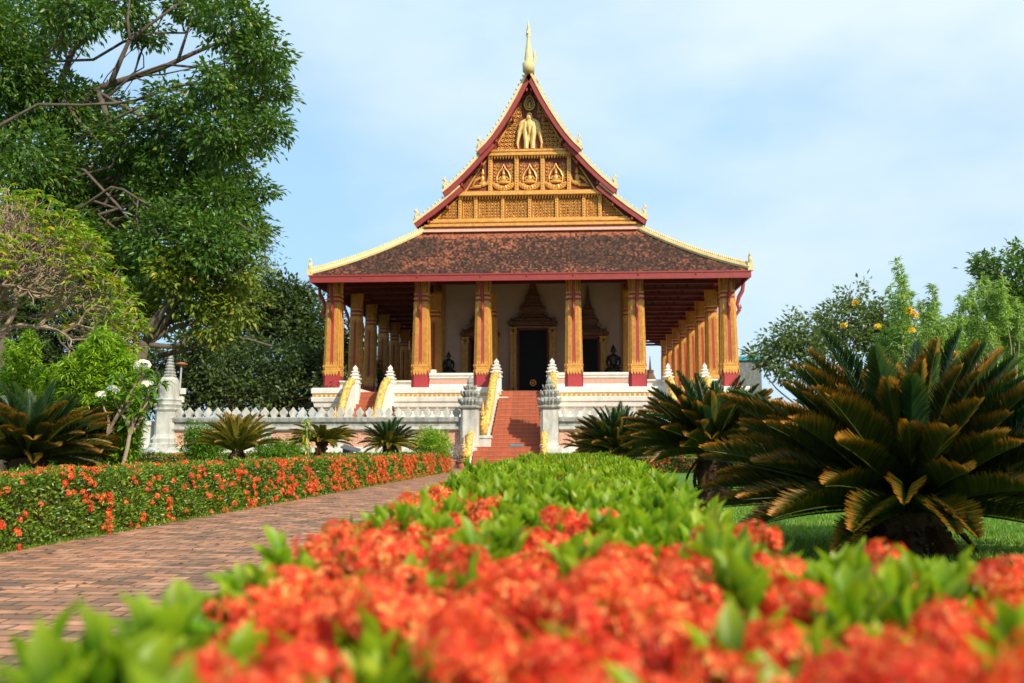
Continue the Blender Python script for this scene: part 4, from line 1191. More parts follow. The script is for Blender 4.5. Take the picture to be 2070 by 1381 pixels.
def limb(m, a, b, r0, r1, wob=.12, n=6, sides=6, sag=0.0):
    a = np.array(a, float); b = np.array(b, float); L = np.linalg.norm(b-a)
    P = []; uu = np.linspace(0, 1, n+1)[:, None]; w = (R_.normal(size=3)*np.sin(pi*uu)+R_.normal(size=3)*.5*np.sin(2*pi*uu)+R_.normal(size=3)*.2*np.sin(5*pi*uu))*wob*L*.11
    for i in range(n+1):
        u = i/n; P.append(a*(1-u)+b*u+w[i]+np.array([0, 0, sag*L*sin(pi*u)]))
    m.tube(P, [r0*(1-i/n)+r1*i/n for i in range(n+1)], sides)
    return P
def tree(name, label, cat, base, fork, blobs, lmat, bark, trunk_r, dens=2.2, L=.2, W=.09, group=None, tpl=KITET, sprig=.45, per=16, twigs=5, extra_limbs=(), hang=.25, fillin=.5, limbk=.22):
    root = empty(name, base, label, cat, group)
    t = MB(); t.smooth = True
    base = np.array(base, float); fork = np.array(fork, float)
    limb(t, base-np.array([0, 0, .2]), fork, trunk_r*1.25, trunk_r*.5, .15, 8, 10); t.ball(tuple(fork), trunk_r*.52, 8, 6)
    for c, r in blobs:
        c = np.array(c); rr = max(r)
        s = fork+(c-fork)*.02
        P = limb(t, s, c, trunk_r*limbk, trunk_r*.07, .9, 8, 6, .04)
        for k in range(twigs):
            e = c+sph(1)[0]*np.array(r)*R_.uniform(.5, .85)
            limb(t, P[R_.randint(5, 9)], e, trunk_r*.06, .012, .8, 5, 4)
    for pth, r0, r1 in extra_limbs:
        n = len(pth); t.tube(pth, [r0*(1-i/(n-1))+r1*i/(n-1) for i in range(n)], 7)
    t.build('trunk', bark, root, recalc=False)
    leaf_mesh('crown', lmat, [blob_leaves(np.array(c), r, dens, L, W, tpl, sprig, per, hang, fillin) for c, r in blobs], root)
    return root
def bl(px, py, rpx, Y, fl=.85, deep=1.0):
    X, Z = at(px, py, Y); r = rpx*Y/F_PX
    return ((X, Y, Z), (r, r*deep, r*fl))

# =================================================================== CLIPPED FLOWER HEDGES
def floret_cluster(n, R, pl, pw, tube=False, flat=.75, petals=4):
    """flower head: florets over a dome; returns V,F"""
    d = sph(n*2); d = d[d[:, 2] > -.15][:n]
    n = len(d); d = unit(d+R_.normal(size=(n, 3))*.08)
    C = d*np.array([R, R, R*flat])*(1-.25*R_.rand(n, 1)**2)
    up0 = np.where(np.abs(d[:, 2:3]) < .9, np.array([[0, 0, 1.]]), np.array([[1., 0, 0]]))
    a = unit(np.cross(d, up0)); b = np.cross(d, a)
    ph = R_.rand(n)*pi
    P, D, U = [], [], []
    for k in range(petals):
        an = (ph+k*2*pi/petals)[:, None]
        dd = a*np.cos(an)+b*np.sin(an)
        P.append(C+dd*pl*.08); D.append(unit(dd+d*.25)); U.append(d)
    V, F, T = inst(KITET, np.concatenate(P), np.concatenate(D), np.concatenate(U), pl*(.85+.3*R_.rand(n*petals)), pw)
    out = [(V, F, T, 0)]
    if tube:
        base = np.array([0, 0, -R*1.0]); S = unit(np.cross(d, [0, 1, .3]))*.0013
        V = np.stack([base+S+d*R*.2, base-S+d*R*.2, C-S*.9, C+S*.9], 1).reshape(-1, 3)
        F = np.array([(0, 1, 2), (0, 2, 3)])[None]+(np.arange(n)*4)[:, None, None]
        out.append((V, F.reshape(-1, 3), np.zeros(len(V)), 1))
    return out
def cluster_proto(**kw):
    ps = floret_cluster(**kw); V = []; F = []; mi = []; b = 0
    for v, f, t, m in ps: V.append(v); F.append(f+b); mi.append(np.full(len(f), m)); b += len(v)
    return np.concatenate(V), np.concatenate(F), np.concatenate(mi)
def place_clusters(protos, pts, scales, parent, nparts, name='flower_head', nrm=None, mats=None):
    """nearest nparts as child objects (shared meshes), the rest as one part"""
    mats = mats or [M['ixora'], M['ixtube']]
    po = []
    pts = np.array(pts); n = len(pts)
    _, _, dep = proj(pts); order = np.argsort(dep)
    og = ORG[parent.name]
    def rot(v, az, nr):
        R = np.array([[cos(az), -sin(az), 0], [sin(az), cos(az), 0], [0, 0, 1]])
        v = v@R.T
        if nr is not None:
            w = unit(np.array(nr)); u = unit(np.cross([0, 1, 0.001], w)); q = np.cross(w, u)
            v = v@np.array([u, q, w])
        return v
    meshes = []
    for V, F, mi in protos:
        o = mesh_np(name, V, F, mats, None, (0, 0, 0), mi=mi); meshes.append(o.data); bpy.data.objects.remove(o)
    for k, i in enumerate(order[:nparts]):
        o = bpy.data.objects.new(name, meshes[k % len(meshes)]); COL.objects.link(o); o.parent = parent
        o.location = tuple(pts[i]-og); o.scale = (scales[i],)*3
        az = R_.rand()*6.28
        if nrm is not None and nrm[i] is not None:
            q = mathutils.Vector(nrm[i]).to_track_quat('Z', 'Y') @ mathutils.Quaternion((0, 0, 1), az)
            o.rotation_euler = q.to_euler()
        else: o.rotation_euler = (R_.normal()*.25, R_.normal()*.25, az)
    Vs, Fs, Ms, b = [], [], [], 0
    for i in order[nparts:]:
        V, F, mi = protos[R_.randint(len(protos))]
        v = rot(V*scales[i], R_.rand()*6.28, nrm[i] if nrm is not None else None)+pts[i]
        Vs.append(v); Fs.append(F+b); Ms.append(mi); b += len(v)
    if Vs:
        o = mesh_np('small_'+name+'s', np.concatenate(Vs), np.concatenate(Fs), mats, parent, None, mi=np.concatenate(Ms)); o['kind'] = 'stuff'

def lump(x, y, s=1.0):
    return .5*np.sin(x*2.3*s+1.3)*np.cos(y*1.7*s)+.3*np.sin(x*5.1*s+y*3.7*s)+.2*np.sin(y*9.1*s+.7)
def core_box(name, foot, z1, parent, inset=.1):
    m = MB()
    for x0, x1, y0, y1 in foot: m.box(x0+inset, x1-inset, y0+inset, y1-inset, 0, z1)
    return m.build(name, M['soil'], parent)

# ---- near flowering hedge under the camera
nh = empty('ixora_hedge', (0.2, 4, 0), 'long clipped hedge in the foreground, big coral flower heads near and upright lime leaves beyond', 'hedge')
def hx0(y): return np.interp(y, [.5, 1.2, 3, 6, 22], [-.60, -.60, -.68, -.76, -.86])
def hx1(y): return np.where(y < 1.95, 3.4, np.interp(y, [2, 4.3, 9, 13, 22], [.46, .55, .78, .95, 1.1]))
def in_foot(x, y): return (x > hx0(y)) & (x < hx1(y)) & (y > .42) & (y < 22.5)
REG = [([(560, 1125), (700, 1090), (900, 1085), (1100, 1075), (1440, 1065), (1465, 1230), (1560, 1290), (1700, 1500), (560, 1500), (530, 1200)], .97),
       ([(330, 1110), (500, 1120), (590, 1190), (575, 1600), (340, 1600), (380, 1210)], .70),
       ([(600, 1000), (850, 965), (1010, 1000), (1000, 1060), (700, 1100), (590, 1090)], .62),
       ([(1040, 1030), (1230, 1030), (1240, 1110), (1050, 1110)], .95),
       ([(1490, 1085), (1640, 1085), (1650, 1290), (1500, 1290)], .95),
       ([(1640, 1170), (2300, 1150), (2500, 1600), (1600, 1600)], .97),
       ([(1950, 1085), (2500, 1085), (2500, 1180), (1950, 1180)], .7),
       ([(1640, 1060), (1950, 1085), (1950, 1190), (1640, 1190)], .32),
       ([(-200, 1320), (120, 1330), (130, 1600), (-200, 1600)], .5),
       ([(1080, 922), (1210, 922), (1210, 948), (1080, 948)], .35), ([(960, 950), (1260, 950), (1260, 1010), (960, 1010)], .14),
       ([(1400, 985), (1560, 985), (1560, 1070), (1400, 1070)], .30)]
GREEN = [[(620, 1195), (860, 1195), (880, 1300), (620, 1320)], [(960, 1260), (1050, 1260), (1060, 1390), (960, 1390)], [(1440, 1080), (1530, 1080), (1540, 1230), (1450, 1230)], [(1650, 1060), (1740, 1060), (1740, 1180), (1650, 1180)]]
def inpoly(x, y, poly):
    c = np.zeros(x.shape, bool); n = len(poly)
    for i in range(n):
        x1, y1 = poly[i]; x2, y2 = poly[(i+1) % n]
        if y1 == y2: continue
        q = ((y1 > y) != (y2 > y)) & (x < (x2-x1)*(y-y1)/(y2-y1)+x1); c ^= q
    return c
def redness(x, y, z=.80):
    px, py, _ = proj(np.stack([x, y, np.full_like(x, z)], -1))
    r = np.full(x.shape, .035)
    for poly, v in REG: r = np.where(inpoly(px, py, poly), np.maximum(r, v), r)
    for poly in GREEN: r = np.where(inpoly(px, py, poly), .15, r)
    r = np.where(y > 9, np.minimum(r, .35), r)
    return r
# flower heads
gs = .082
gx, gy = np.meshgrid(np.arange(-.86, 3.4, gs), np.arange(.44, 22.4, gs)); gx = gx.ravel(); gy = gy.ravel()
gx = gx+R_.uniform(-.03, .03, gx.size); gy = gy+R_.uniform(-.03, .03, gy.size)
ok = in_foot(gx, gy); gx, gy = gx[ok], gy[ok]
rd = redness(gx, gy); pick = R_.rand(gx.size) < rd
fx, fy = gx[pick], gy[pick]
fz = .725+.045*lump(fx, fy, 2.6)+R_.uniform(-.035, .03, fx.size)
# side flowers on the path face
ns = 60; sy = R_.uniform(.8, 20, ns); sx = hx0(sy)-.03; sz = R_.uniform(.2, .66, ns)
FP = np.concatenate([np.stack([fx, fy, fz], -1), np.stack([sx, sy, sz], -1)])
pr1 = [cluster_proto(n=int(R_.randint(30, 40)), R=.052, pl=.0150, pw=.0095, tube=True) for _ in range(5)]
place_clusters(pr1, FP, R_.uniform(.8, 1.3, len(FP)), nh, 100)
# upright leaf shoots
def shoots(x, y, z, nl, L, W, tpl, spread=.55, tuftz=.02):
    n = len(x); N = n*nl
    P = np.repeat(np.stack([x, y, z], -1), nl, 0)
    az = np.tile(np.arange(nl)*2.4, n)+np.repeat(R_.rand(n)*6.28, nl)
    k = np.tile(np.arange(nl)/nl, n)
    sp = spread*(.35+1.0*(1-k))*(.7+.6*R_.rand(N))
    lean = np.repeat(R_.normal(size=(n, 2))*.22, nl, 0)
    D = np.stack([np.cos(az)*sp+lean[:, 0], np.sin(az)*sp+lean[:, 1], np.ones(N)], -1)
    P = P+np.stack([np.cos(az)*.006, np.sin(az)*.006, (k-.5)*.05], -1)
    up = unit(np.stack([-np.cos(az), -np.sin(az), np.full(N, .6)], -1)+R_.normal(size=(N, 3))*.15)
    return inst(tpl, P, D, up, L*(.7+.6*R_.rand(N)), W*(.75+.5*R_.rand(N)))
parts = []
for y0, y1, sp, nl, tpl in ((.42, 3.2, .058, 7, LEAFT), (3.2, 9, .070, 6, LEAFT), (9, 22.4, .086, 6, KITET)):
    sx_, sy_ = np.meshgrid(np.arange(-.90, 3.4 if y0 < 1 else 1.6, sp), np.arange(y0, y1, sp)); x = sx_.ravel(); y = sy_.ravel()
    x = x+R_.uniform(-.5, .5, x.size)*sp; y = y+R_.uniform(-.5, .5, y.size)*sp
    ok = in_foot(x, y); x, y = x[ok], y[ok]
    r = redness(x, y); keep = R_.rand(x.size) > r*.86; x, y, r = x[keep], y[keep], r[keep]
    z = .68+.05*lump(x, y, 1.9)+R_.uniform(-.045, .04, x.size)-.03*(r > .4)
    z = z-.055*np.clip(1.7-y, 0, 1)*(x < 0)
    tall = R_.rand(x.size) < .06; z = z+tall*R_.uniform(.02, .06, x.size)
    parts.append(shoots(x, y, z, nl, .096 if y0 < 3 else .115, .033 if y0 < 3 else .036, tpl, spread=.42 if y0 < 3 else .34))
    # leaves lower down, filling
    n2 = x.size; P = np.stack([x, y, z-R_.uniform(.05, .18, n2)], -1)
    D = sph(n2)*np.array([1, 1, .4])+np.array([0, 0, .35])
    parts.append(inst(KITET, P, D, unit(np.array([0, 0, 1.])+R_.normal(size=(n2, 3))*.3), .09, .034))
# side faces
for xf, y0, y1, sgn, n in ((hx0, .42, 22.5, -1, 14000), (hx1, 1.97, 22.5, 1, 9000)):
    y = y0+(y1-y0)*R_.rand(n)**1.5; z = R_.uniform(.04, .72, n); x = xf(y)+sgn*R_.uniform(-.08, .03, n)
    D = np.stack([np.full(n, sgn*.8)+R_.normal(size=n)*.4, R_.normal(size=n)*.6, .5+R_.normal(size=n)*.4], -1)
    parts.append(inst(KITET, np.stack([x, y, z], -1), D, unit(np.array([0, 0, 1.])+R_.normal(size=(n, 3))*.4), .085, .034))
n = 4000; y = np.full(n, 1.95)+R_.uniform(-.05, .04, n); x = R_.uniform(.5, 3.4, n); z = R_.uniform(.04, .72, n)
parts.append(inst(KITET, np.stack([x, y, z], -1), np.stack([R_.normal(size=n)*.6, np.full(n, .8), .4+R_.normal(size=n)*.4], -1), unit(np.array([0, 0, 1.])+R_.normal(size=(n, 3))*.4), .085, .034))
leaf_mesh('foliage', M['lf_hedge_near'], parts, nh)
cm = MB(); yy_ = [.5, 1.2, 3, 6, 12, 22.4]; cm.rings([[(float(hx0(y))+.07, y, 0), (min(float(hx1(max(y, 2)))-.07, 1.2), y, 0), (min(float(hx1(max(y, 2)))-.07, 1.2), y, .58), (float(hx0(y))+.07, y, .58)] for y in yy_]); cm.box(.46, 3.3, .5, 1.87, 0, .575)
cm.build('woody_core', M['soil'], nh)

# ---- clipped hedges of small leaves
def clipped(name, label, x0f, x1f, y0, y1, h, dens, fl_dens, L, W, seed, nparts=100, face='x', cl=.055):
    """x0f,x1f functions of y for the two long faces; visible long face is x1f (towards +x) when face=='x'"""
    yc = (y0+y1)/2; root = empty(name, ((x0f(yc)+x1f(yc))/2, yc, 0), label, 'hedge')
    parts = []; pts = []; nr = []
    def surf(n, kind):
        if kind == 'right': y = R_.uniform(y0, y1, n); z = R_.uniform(.02, h, n); x = x1f(y)+.05*lump(y, z*3, 2); nrm = np.array([1, 0, .15])
        elif kind == 'left': y = R_.uniform(y0, y1, n); z = R_.uniform(.02, h, n); x = x0f(y)+.05*lump(y, z*3, 2); nrm = np.array([-1, 0, .15])
        elif kind == 'top': y = R_.uniform(y0, y1, n); u = R_.rand(n); x = x0f(y)*(1-u)+x1f(y)*u; z = h+.045*lump(x*2, y*2); nrm = np.array([0, 0, 1.])
        else:
            yy = y0 if kind == 'near' else y1; y = np.full(n, yy)+.04*R_.normal(size=n); u = R_.rand(n); x = x0f(y)*(1-u)+x1f(y)*u; z = R_.uniform(.02, h, n); nrm = np.array([0, -1. if kind == 'near' else 1., .1])
        return np.stack([x, y, z], -1), nrm
    Ly = y1-y0; Wd = abs(x1f(yc)-x0f(yc))
    for kind, area in (('right', Ly*h), ('left', Ly*h*.5), ('top', Ly*Wd), ('near', Wd*h), ('far', Wd*h)):
        n = int(area*dens*(1 if kind != 'left' else .5))
        P, nrm = surf(n, kind)
        P = P-nrm*R_.rand(n, 1)**1.5*.10
        D = nrm*.7+R_.normal(size=(n, 3))*.6+np.array([0, 0, .35])
        up = unit(nrm+R_.normal(size=(n, 3))*.6+np.array([0, 0, .4]))
        parts.append(inst(KITET, P, D, up, L*(.7+.6*R_.rand(n)), W))
        m = int(area*fl_dens*(1.0 if kind != 'left' else .2)); 
        if m:
            Q, _ = surf(m*3, kind); keep = (lump(Q[:, 1]*.6, Q[:, 2]+Q[:, 0], 1.3)+R_.normal(size=len(Q))*.4) > .0
            Q = Q[keep][:m]; pts.append(Q+nrm*.01); nr += [tuple(nrm+np.array([0, 0, .25]))]*len(Q)
    # stray upright shoots on top
    n = int(Ly*Wd*12); P, nrm = surf(n, 'top'); parts.append(shoots(P[:, 0], P[:, 1], P[:, 2]+.01, 5, L*1.5, W*1.1, KITET))
    leaf_mesh('foliage', M['lf_hedge'], parts, root)
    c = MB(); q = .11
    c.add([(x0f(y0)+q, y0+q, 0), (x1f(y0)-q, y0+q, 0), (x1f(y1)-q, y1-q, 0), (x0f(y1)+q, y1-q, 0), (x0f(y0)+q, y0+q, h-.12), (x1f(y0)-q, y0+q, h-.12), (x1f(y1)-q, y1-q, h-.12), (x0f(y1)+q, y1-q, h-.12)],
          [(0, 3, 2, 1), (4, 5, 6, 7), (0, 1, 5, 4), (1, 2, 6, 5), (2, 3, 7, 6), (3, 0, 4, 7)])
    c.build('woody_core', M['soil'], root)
    if pts:
        pts = np.concatenate(pts)
        place_clusters([cluster_proto(n=16, R=.036, pl=.018, pw=.014, flat=.7) for _ in range(3)], pts, R_.uniform(.8, 1.3, len(pts))*cl/.036*.65, root, nparts, nrm=nr)
    return root
lx1 = lambda y: -5.28+(y-8.3)*.027; lx0 = lambda y: lx1(y)-1.15
lh = clipped('clipped_hedge', 'long low box-cut hedge left of the brick path, dotted with small orange flowers', lx0, lx1, 5.2, 13.0, .71, 2600, 24, .048, .024, 1)
# the farther stretch belongs to the same hedge: more flowers, coarser leaves
def more(root, y0, y1, dens, fl, L, W):
    o = clipped('tmp_hedge', 'x', lx0, lx1, y0, y1, .71, dens, fl, L, W, 2, nparts=0, cl=.06)
    d = ORG[o.name]-ORG[root.name]
    for ch in list(o.children):
        ch.parent = root; ch.location = tuple(np.array(ch.location)+d)
    bpy.data.objects.remove(o)
more(lh, 12.95, 21, 1500, 42, .056, .03)
more(lh, 20.95, 34.6, 900, 75, .07, .038)
clipped('low_hedge', 'low hedge with a flat band of orange flowers in front of the left wall', lambda y: -19.0+0*y, lambda y: -6.6+0*y, 37.2, 38.2, .66, 700, 34, .08, .045, 3, nparts=0, cl=.06)
clipped('low_hedge', 'low hedge with orange flowers behind the dark sago palms on the right', lambda y: .4+0*y, lambda y: 13+0*y, 34.0, 35.0, .68, 700, 34, .08, .045, 3, nparts=0, cl=.06)

# =================================================================== SAGO PALMS
def frond_mesh(L, droop, K, pmax, vang, mats, fwd=.75, width=.009, curl=0.0, seed=0):
    rs = np.random.RandomState(seed); n = 14; T = 0.0; P = [np.array([0, 0, 0.])]
    for i in range(n):
        u = (i+1)/n; T = curl*(1-u)*.5-droop*u**1.4
        P.append(P[-1]+np.array([cos(T), 0, sin(T)])*L/n)
    P = np.array(P); m = MB(); 
    m.tube(P, [.011*(1-.85*i/n)*(L/1.2) for i in range(n+1)], 5)
    b = np.array(m.v); rf = []
    for f in m.f:
        if len(f) == 4: rf += [(f[0], f[1], f[2]), (f[0], f[2], f[3])]
        else: rf += [(f[0], f[i], f[i+1]) for i in range(1, len(f)-1)]
    us = np.linspace(.08, .995, K); idx = us*n; i0 = np.minimum(idx.astype(int), n-1); fr = (idx-i0)[:, None]
    C = P[i0]*(1-fr)+P[i0+1]*fr; Tn = unit(P[i0+1]-P[i0]); side = np.array([0, 1., 0]); Nn = np.cross(Tn, side); Nn = np.where(Nn[:, 2:3] < 0, -Nn, Nn)
    prof = np.clip(np.minimum(us/.22, 1)*np.minimum((1.04-us)/.35, 1), .12, 1)**.7
    Vs = [b]; Fs = [np.array(rf)]; Ts = [np.zeros(len(b))+.25]; k = len(b)
    for s in (-1, 1):
        f_ = (fwd+.35*us)[:, None]
        D = unit(side*s*cos(vang)+Nn*sin(vang)+Tn*f_+rs.normal(size=(K, 3))*.05)
        up = unit(Nn*cos(vang)-side*s*sin(vang))
        V, F, T = inst(KITET, C, D, up, pmax*prof*(.9+.2*rs.rand(K)), width)
        tt = np.repeat(us, 4)*.62+T*.46+np.repeat(rs.rand(K), 4)*.12-.06
        Vs.append(V); Fs.append(F+k); Ts.append(tt); k += len(V)
    o = mesh_np('frond', np.concatenate(Vs), np.concatenate(Fs), mats, None, (0, 0, 0), attrs={'t': np.concatenate(Ts)})
    me = o.data; bpy.data.objects.remove(o); return me
FR = {}
def frset(key, mat, droop, vang, curl=.15, n=4, K=84, pm=.17, w=.0115):
    FR[key] = [frond_mesh(1.0, droop*(.85+.15*i), K, pm, vang, M[mat], seed=i+hash_(key), curl=curl, width=w) for i in range(n)]
def hash_(s): return sum(ord(c) for c in s)
frset('green', 'lf_cyc_green', .30, .65)
frset('bronze', 'lf_cyc_bronze', .12, .85, .38, pm=.18, w=.0105, K=104)
frset('gold', 'lf_cyc_gold', .45, .6, .25)
frset('dead', 'lf_cyc_dead', .9, .2, 0, 2)
def cycad(px, py, Y, L, rings, label, trunk_r=.22, lean=(0, 0), dead=5, group='sago palms in the beds'):
    X, Z = at(px, py, Y)
    bx, by = X-lean[0], Y-lean[1]
    root = empty('sago_palm', (bx, by, 0), label, 'sago palm', group)
    t = MB(); n = 9; R = []
    for i in range(n+1):
        u = i/n; rr = trunk_r*(1.1-.25*u+.25*max(0, u-.7)); cx_, cy_ = bx+lean[0]*u, by+lean[1]*u
        R.append([(cx_+rr*cos(a)*(1+.1*random.random()), cy_+rr*sin(a)*(1+.1*random.random()), Z*u) for a in [2*pi*k/12 for k in range(12)]])
    t.rings(R)
    for i in range(int(90*Z)+40):   # old leaf bases
        u = random.random(); a = random.uniform(0, 2*pi); rr = trunk_r*(1.05-.2*u); cx_, cy_ = bx+lean[0]*u, by+lean[1]*u
        t.tube([(cx_+rr*.8*cos(a), cy_+rr*.8*sin(a), Z*u-.02), (cx_+(rr+.06)*cos(a), cy_+(rr+.06)*sin(a), Z*u+.03)], [.035, .018], 4)
    t.build('trunk', M['cycbark'], root)
    top = np.array([X-bx, Y-by, Z])
    def put(me, az, el, s):
        o = bpy.data.objects.new('frond', me); COL.objects.link(o); o.parent = root
        o.location = tuple(top+np.array([cos(az)*trunk_r*.5, sin(az)*trunk_r*.5, -.02])); o.rotation_euler = (random.gauss(0, .15), -el, az); o.scale = (s, s*random.uniform(.9, 1.1)*min(1, .55+.45/ s if s > 1 else 1), s)
    for key, cnt, e0, e1, sc in rings:
        for i in range(cnt):
            az = 2*pi*(i*.618034)+random.uniform(-.15, .15); e = radians(e0+(e1-e0)*(i+.5)/cnt+random.uniform(-4, 4))
            put(FR[key][i % len(FR[key])], az, e, L*sc*random.uniform(.88, 1.1))
    for i in range(dead):
        put(FR['dead'][i % 2], random.uniform(0, 6.28), radians(random.uniform(-65, -25)), L*.5)
    return root
cycad(1838, 1030, 8.6, 1.74, (('bronze', 74, -9, 30, 1.03), ('bronze', 62, 26, 66, .93), ('green', 32, 40, 84, 1.0)), 'largest sago palm with bronze tipped outer fronds, filling the right side of the lawn', .30, dead=12)
cycad(1440, 915, 16.2, 1.5, (('bronze', 80, -8, 52, 1.0), ('green', 34, 32, 80, .98)), 'dark sago palm on a thick brown trunk, just left of the largest one', .26, dead=12)
cycad(1250, 915, 26, 1.42, (('green', 34, 35, 82, 1.0), ('bronze', 60, -8, 50, .95)), 'dark sago palm against the white podium, right of the steps', .25)
cycad(1180, 905, 27, .75, (('gold', 22, 0, 75, 1.0),), 'small brownish sago palm close to the right gate pillar', .14, dead=2)
cycad(55, 925, 11.8, 1.06, (('green', 24, 35, 85, 1.0), ('gold', 18, 20, 60, 1.0), ('bronze', 56, -10, 45, 1.0)), 'large dark sago palm at the left edge behind the clipped hedge', .25)
cycad(480, 912, 22.3, 1.08, (('gold', 50, 15, 82, 1.0),), 'golden green sago palm with upright fronds in front of the merlon wall', .16, dead=6)
cycad(652, 893, 25, .95, (('gold', 44, 2, 42, 1.0),), 'flat topped sago palm on a dark leaning trunk beside the grey sign', .15, lean=(.15, 0), dead=3)
cycad(787, 898, 29, .92, (('green', 34, 25, 85, 1.0), ('gold', 34, -12, 35, 1.0)), 'round dark green sago palm between the grey sign and the bright round bush', .2)

# =================================================================== BUSHES AND SMALL PLANTS
def bush(name, px, py, rx, rz, Y, label, mat='lf_bush', dens=26, L=.09, W=.045, flat=1.0, z0=0.0):
    X, Z = at(px, py, Y); k = Y/F_PX
    root = empty(name, (X, Y, z0), label, 'bush')
    blobs = [((X, Y, Z), (rx*k, rx*k, rz*k))]
    for i in range(5):
        a = 2*pi*i/5+.4; blobs.append(((X+.45*rx*k*cos(a), Y+.45*rx*k*sin(a), Z+.25*rz*k*sin(a*2)-.1), (rx*k*.6, rx*k*.6, rz*k*.7)))
    leaf_mesh('foliage', M[mat], [blob_leaves(np.array(c), r, dens/1.1, L, W, KITET, .16, 14, .0, .35) for c, r in blobs], root)
    t = MB()
    for i in range(9):
        a = 2*pi*i/9; limb(t, (X+.06*cos(a), Y+.06*sin(a), z0), (X+.55*rx*k*cos(a), Y+.55*rx*k*sin(a), Z+.2*rz*k), .03, .008, .5, 5, 5)
    t.build('stems', M['bark'], root)
    return root
bush('round_bush', 412, 893, 46, 40, 29, 'dark green rounded bush left of the golden sago palm')
bush('round_bush', 565, 915, 52, 30, 30, 'low spreading green bush between the golden and the flat topped sago palm')
bush('round_bush', 872, 895, 38, 32, 33, 'bright green round bush beside the purple flowers and the left gate pillar', 'lf_lime')
def lance_shrub(name, label, tips, Y, base_px, mat, L, W, r=.45, per=26, dens=1.0, cat='shrub', group=None, stem='barkpale'):
    """upright wands (px, py, r_px) of drooping lance leaves"""
    bX, _ = at(base_px, 900, Y)
    root = empty(name, (bX, Y, 0), label, cat, group)
    t = MB(); parts = []
    for px, py, ln in tips:
        dy = R_.uniform(-.8, .8); X, Z = at(px, py, Y+dy); Lg = ln*Y/F_PX
        b = np.array([bX+(X-bX)*.25, Y+dy*.3, 0]); e = np.array([X, Y+dy, Z])
        P = limb(t, b, e, .03, .006, .35, 8, 5)
        P = np.array(P); n = int(per*dens*max(1, Lg/.6))
        u = 1-R_.rand(n)*min(.9, Lg/max(.3, np.linalg.norm(e-b))); ii = np.minimum((u*8).astype(int), 7); fr = (u*8-ii)[:, None]
        C = P[ii]*(1-fr)+P[ii+1]*fr
        az = R_.rand(n)*6.28; dd = np.stack([np.cos(az), np.sin(az), R_.uniform(-.2, .9, n)], -1)
        C2 = C+unit(dd)*R_.rand(n, 1)*r*(1.15-u[:, None])*1.2
        parts.append(inst(LANCE, C2, dd+np.array([0, 0, .1]), unit(np.array([0, 0, 1.])+R_.normal(size=(n, 3))*.3), L*(.7+.6*R_.rand(n)), W))
        # leaflets in fans at the same nodes
        for q in range(3):
            D2 = unit(dd+R_.normal(size=(n, 3))*.5); parts.append(inst(LANCE, C2+R_.normal(size=(n, 3))*.03, D2, unit(np.array([0, 0, 1.])+R_.normal(size=(n, 3))*.3), L*(.6+.5*R_.rand(n)), W))
    t.build('stems', M[stem], root, recalc=False)
    leaf_mesh('foliage', M[mat], parts, root)
    return root
tips = []
for i in range(54):
    px = R_.uniform(95, 285); top = np.interp(px, [95, 160, 205, 240, 285, 350], [760, 725, 672, 700, 765, 800])
    tips.append((px, top+R_.uniform(-12, 90)*(i % 3 > 0), R_.uniform(80, 220)))
lance_shrub('lance_leaved_shrub', 'bright lime green shrub of narrow pointed leaves behind the white flowers on the left', tips, 13.3, 215, 'lf_lime', .125, .028, r=.27, per=190)
lance_shrub('lance_leaved_shrub', 'lime green shrub peeping over the large sago palm at the left edge', [(R_.uniform(-60, 105), R_.uniform(665, 790), 150) for _ in range(16)], 19.5, 20, 'lf_lime', .15, .032, r=.35, per=80)
# right side: feathery pale shrubs over the big sago palm
rt = [(1812, 528, 190), (1826, 560, 160), (1800, 575, 140), (1838, 590, 120), (1885, 578, 110), (1893, 610, 100), (1875, 625, 90), (1860, 610, 80), (1925, 640, 60)]
s1 = lance_shrub('feathery_shrub', 'tall feathery pale green shrub with yellow flowers above the largest sago palm', rt+[(R_.uniform(1770, 1920), R_.uniform(640, 700), 80) for _ in range(14)], 27, 1830, 'lf_feather', .19, .036, r=.36, per=40)
for px, py in ((1845, 634), (1838, 628), (1851, 640), (1774, 661), (1729, 613), (1706, 659), (1843, 668)):
    X, Z = at(px, py, 26.2)
    V, F, mi = cluster_proto(n=12, R=.08, pl=.08, pw=.06)
    mesh_np('yellow_flower', V+np.array([X, 26.2, Z]), F, [M['yellowfl'], M['yellowfl']], s1, (X, 26.2, Z))
lance_shrub('feathery_shrub', 'broader pale green feathery shrub at the right edge under the dark tree', [(px, py, 100) for px, py in ((1975, 570), (1990, 560), (2005, 575), (1960, 590), (2020, 590), (1945, 600), (1985, 600), (2030, 560))]+[(R_.uniform(1940, 2110), R_.uniform(600, 680), 90) for _ in range(22)], 28, 2000, 'lf_feather', .19, .036, r=.45, per=45)

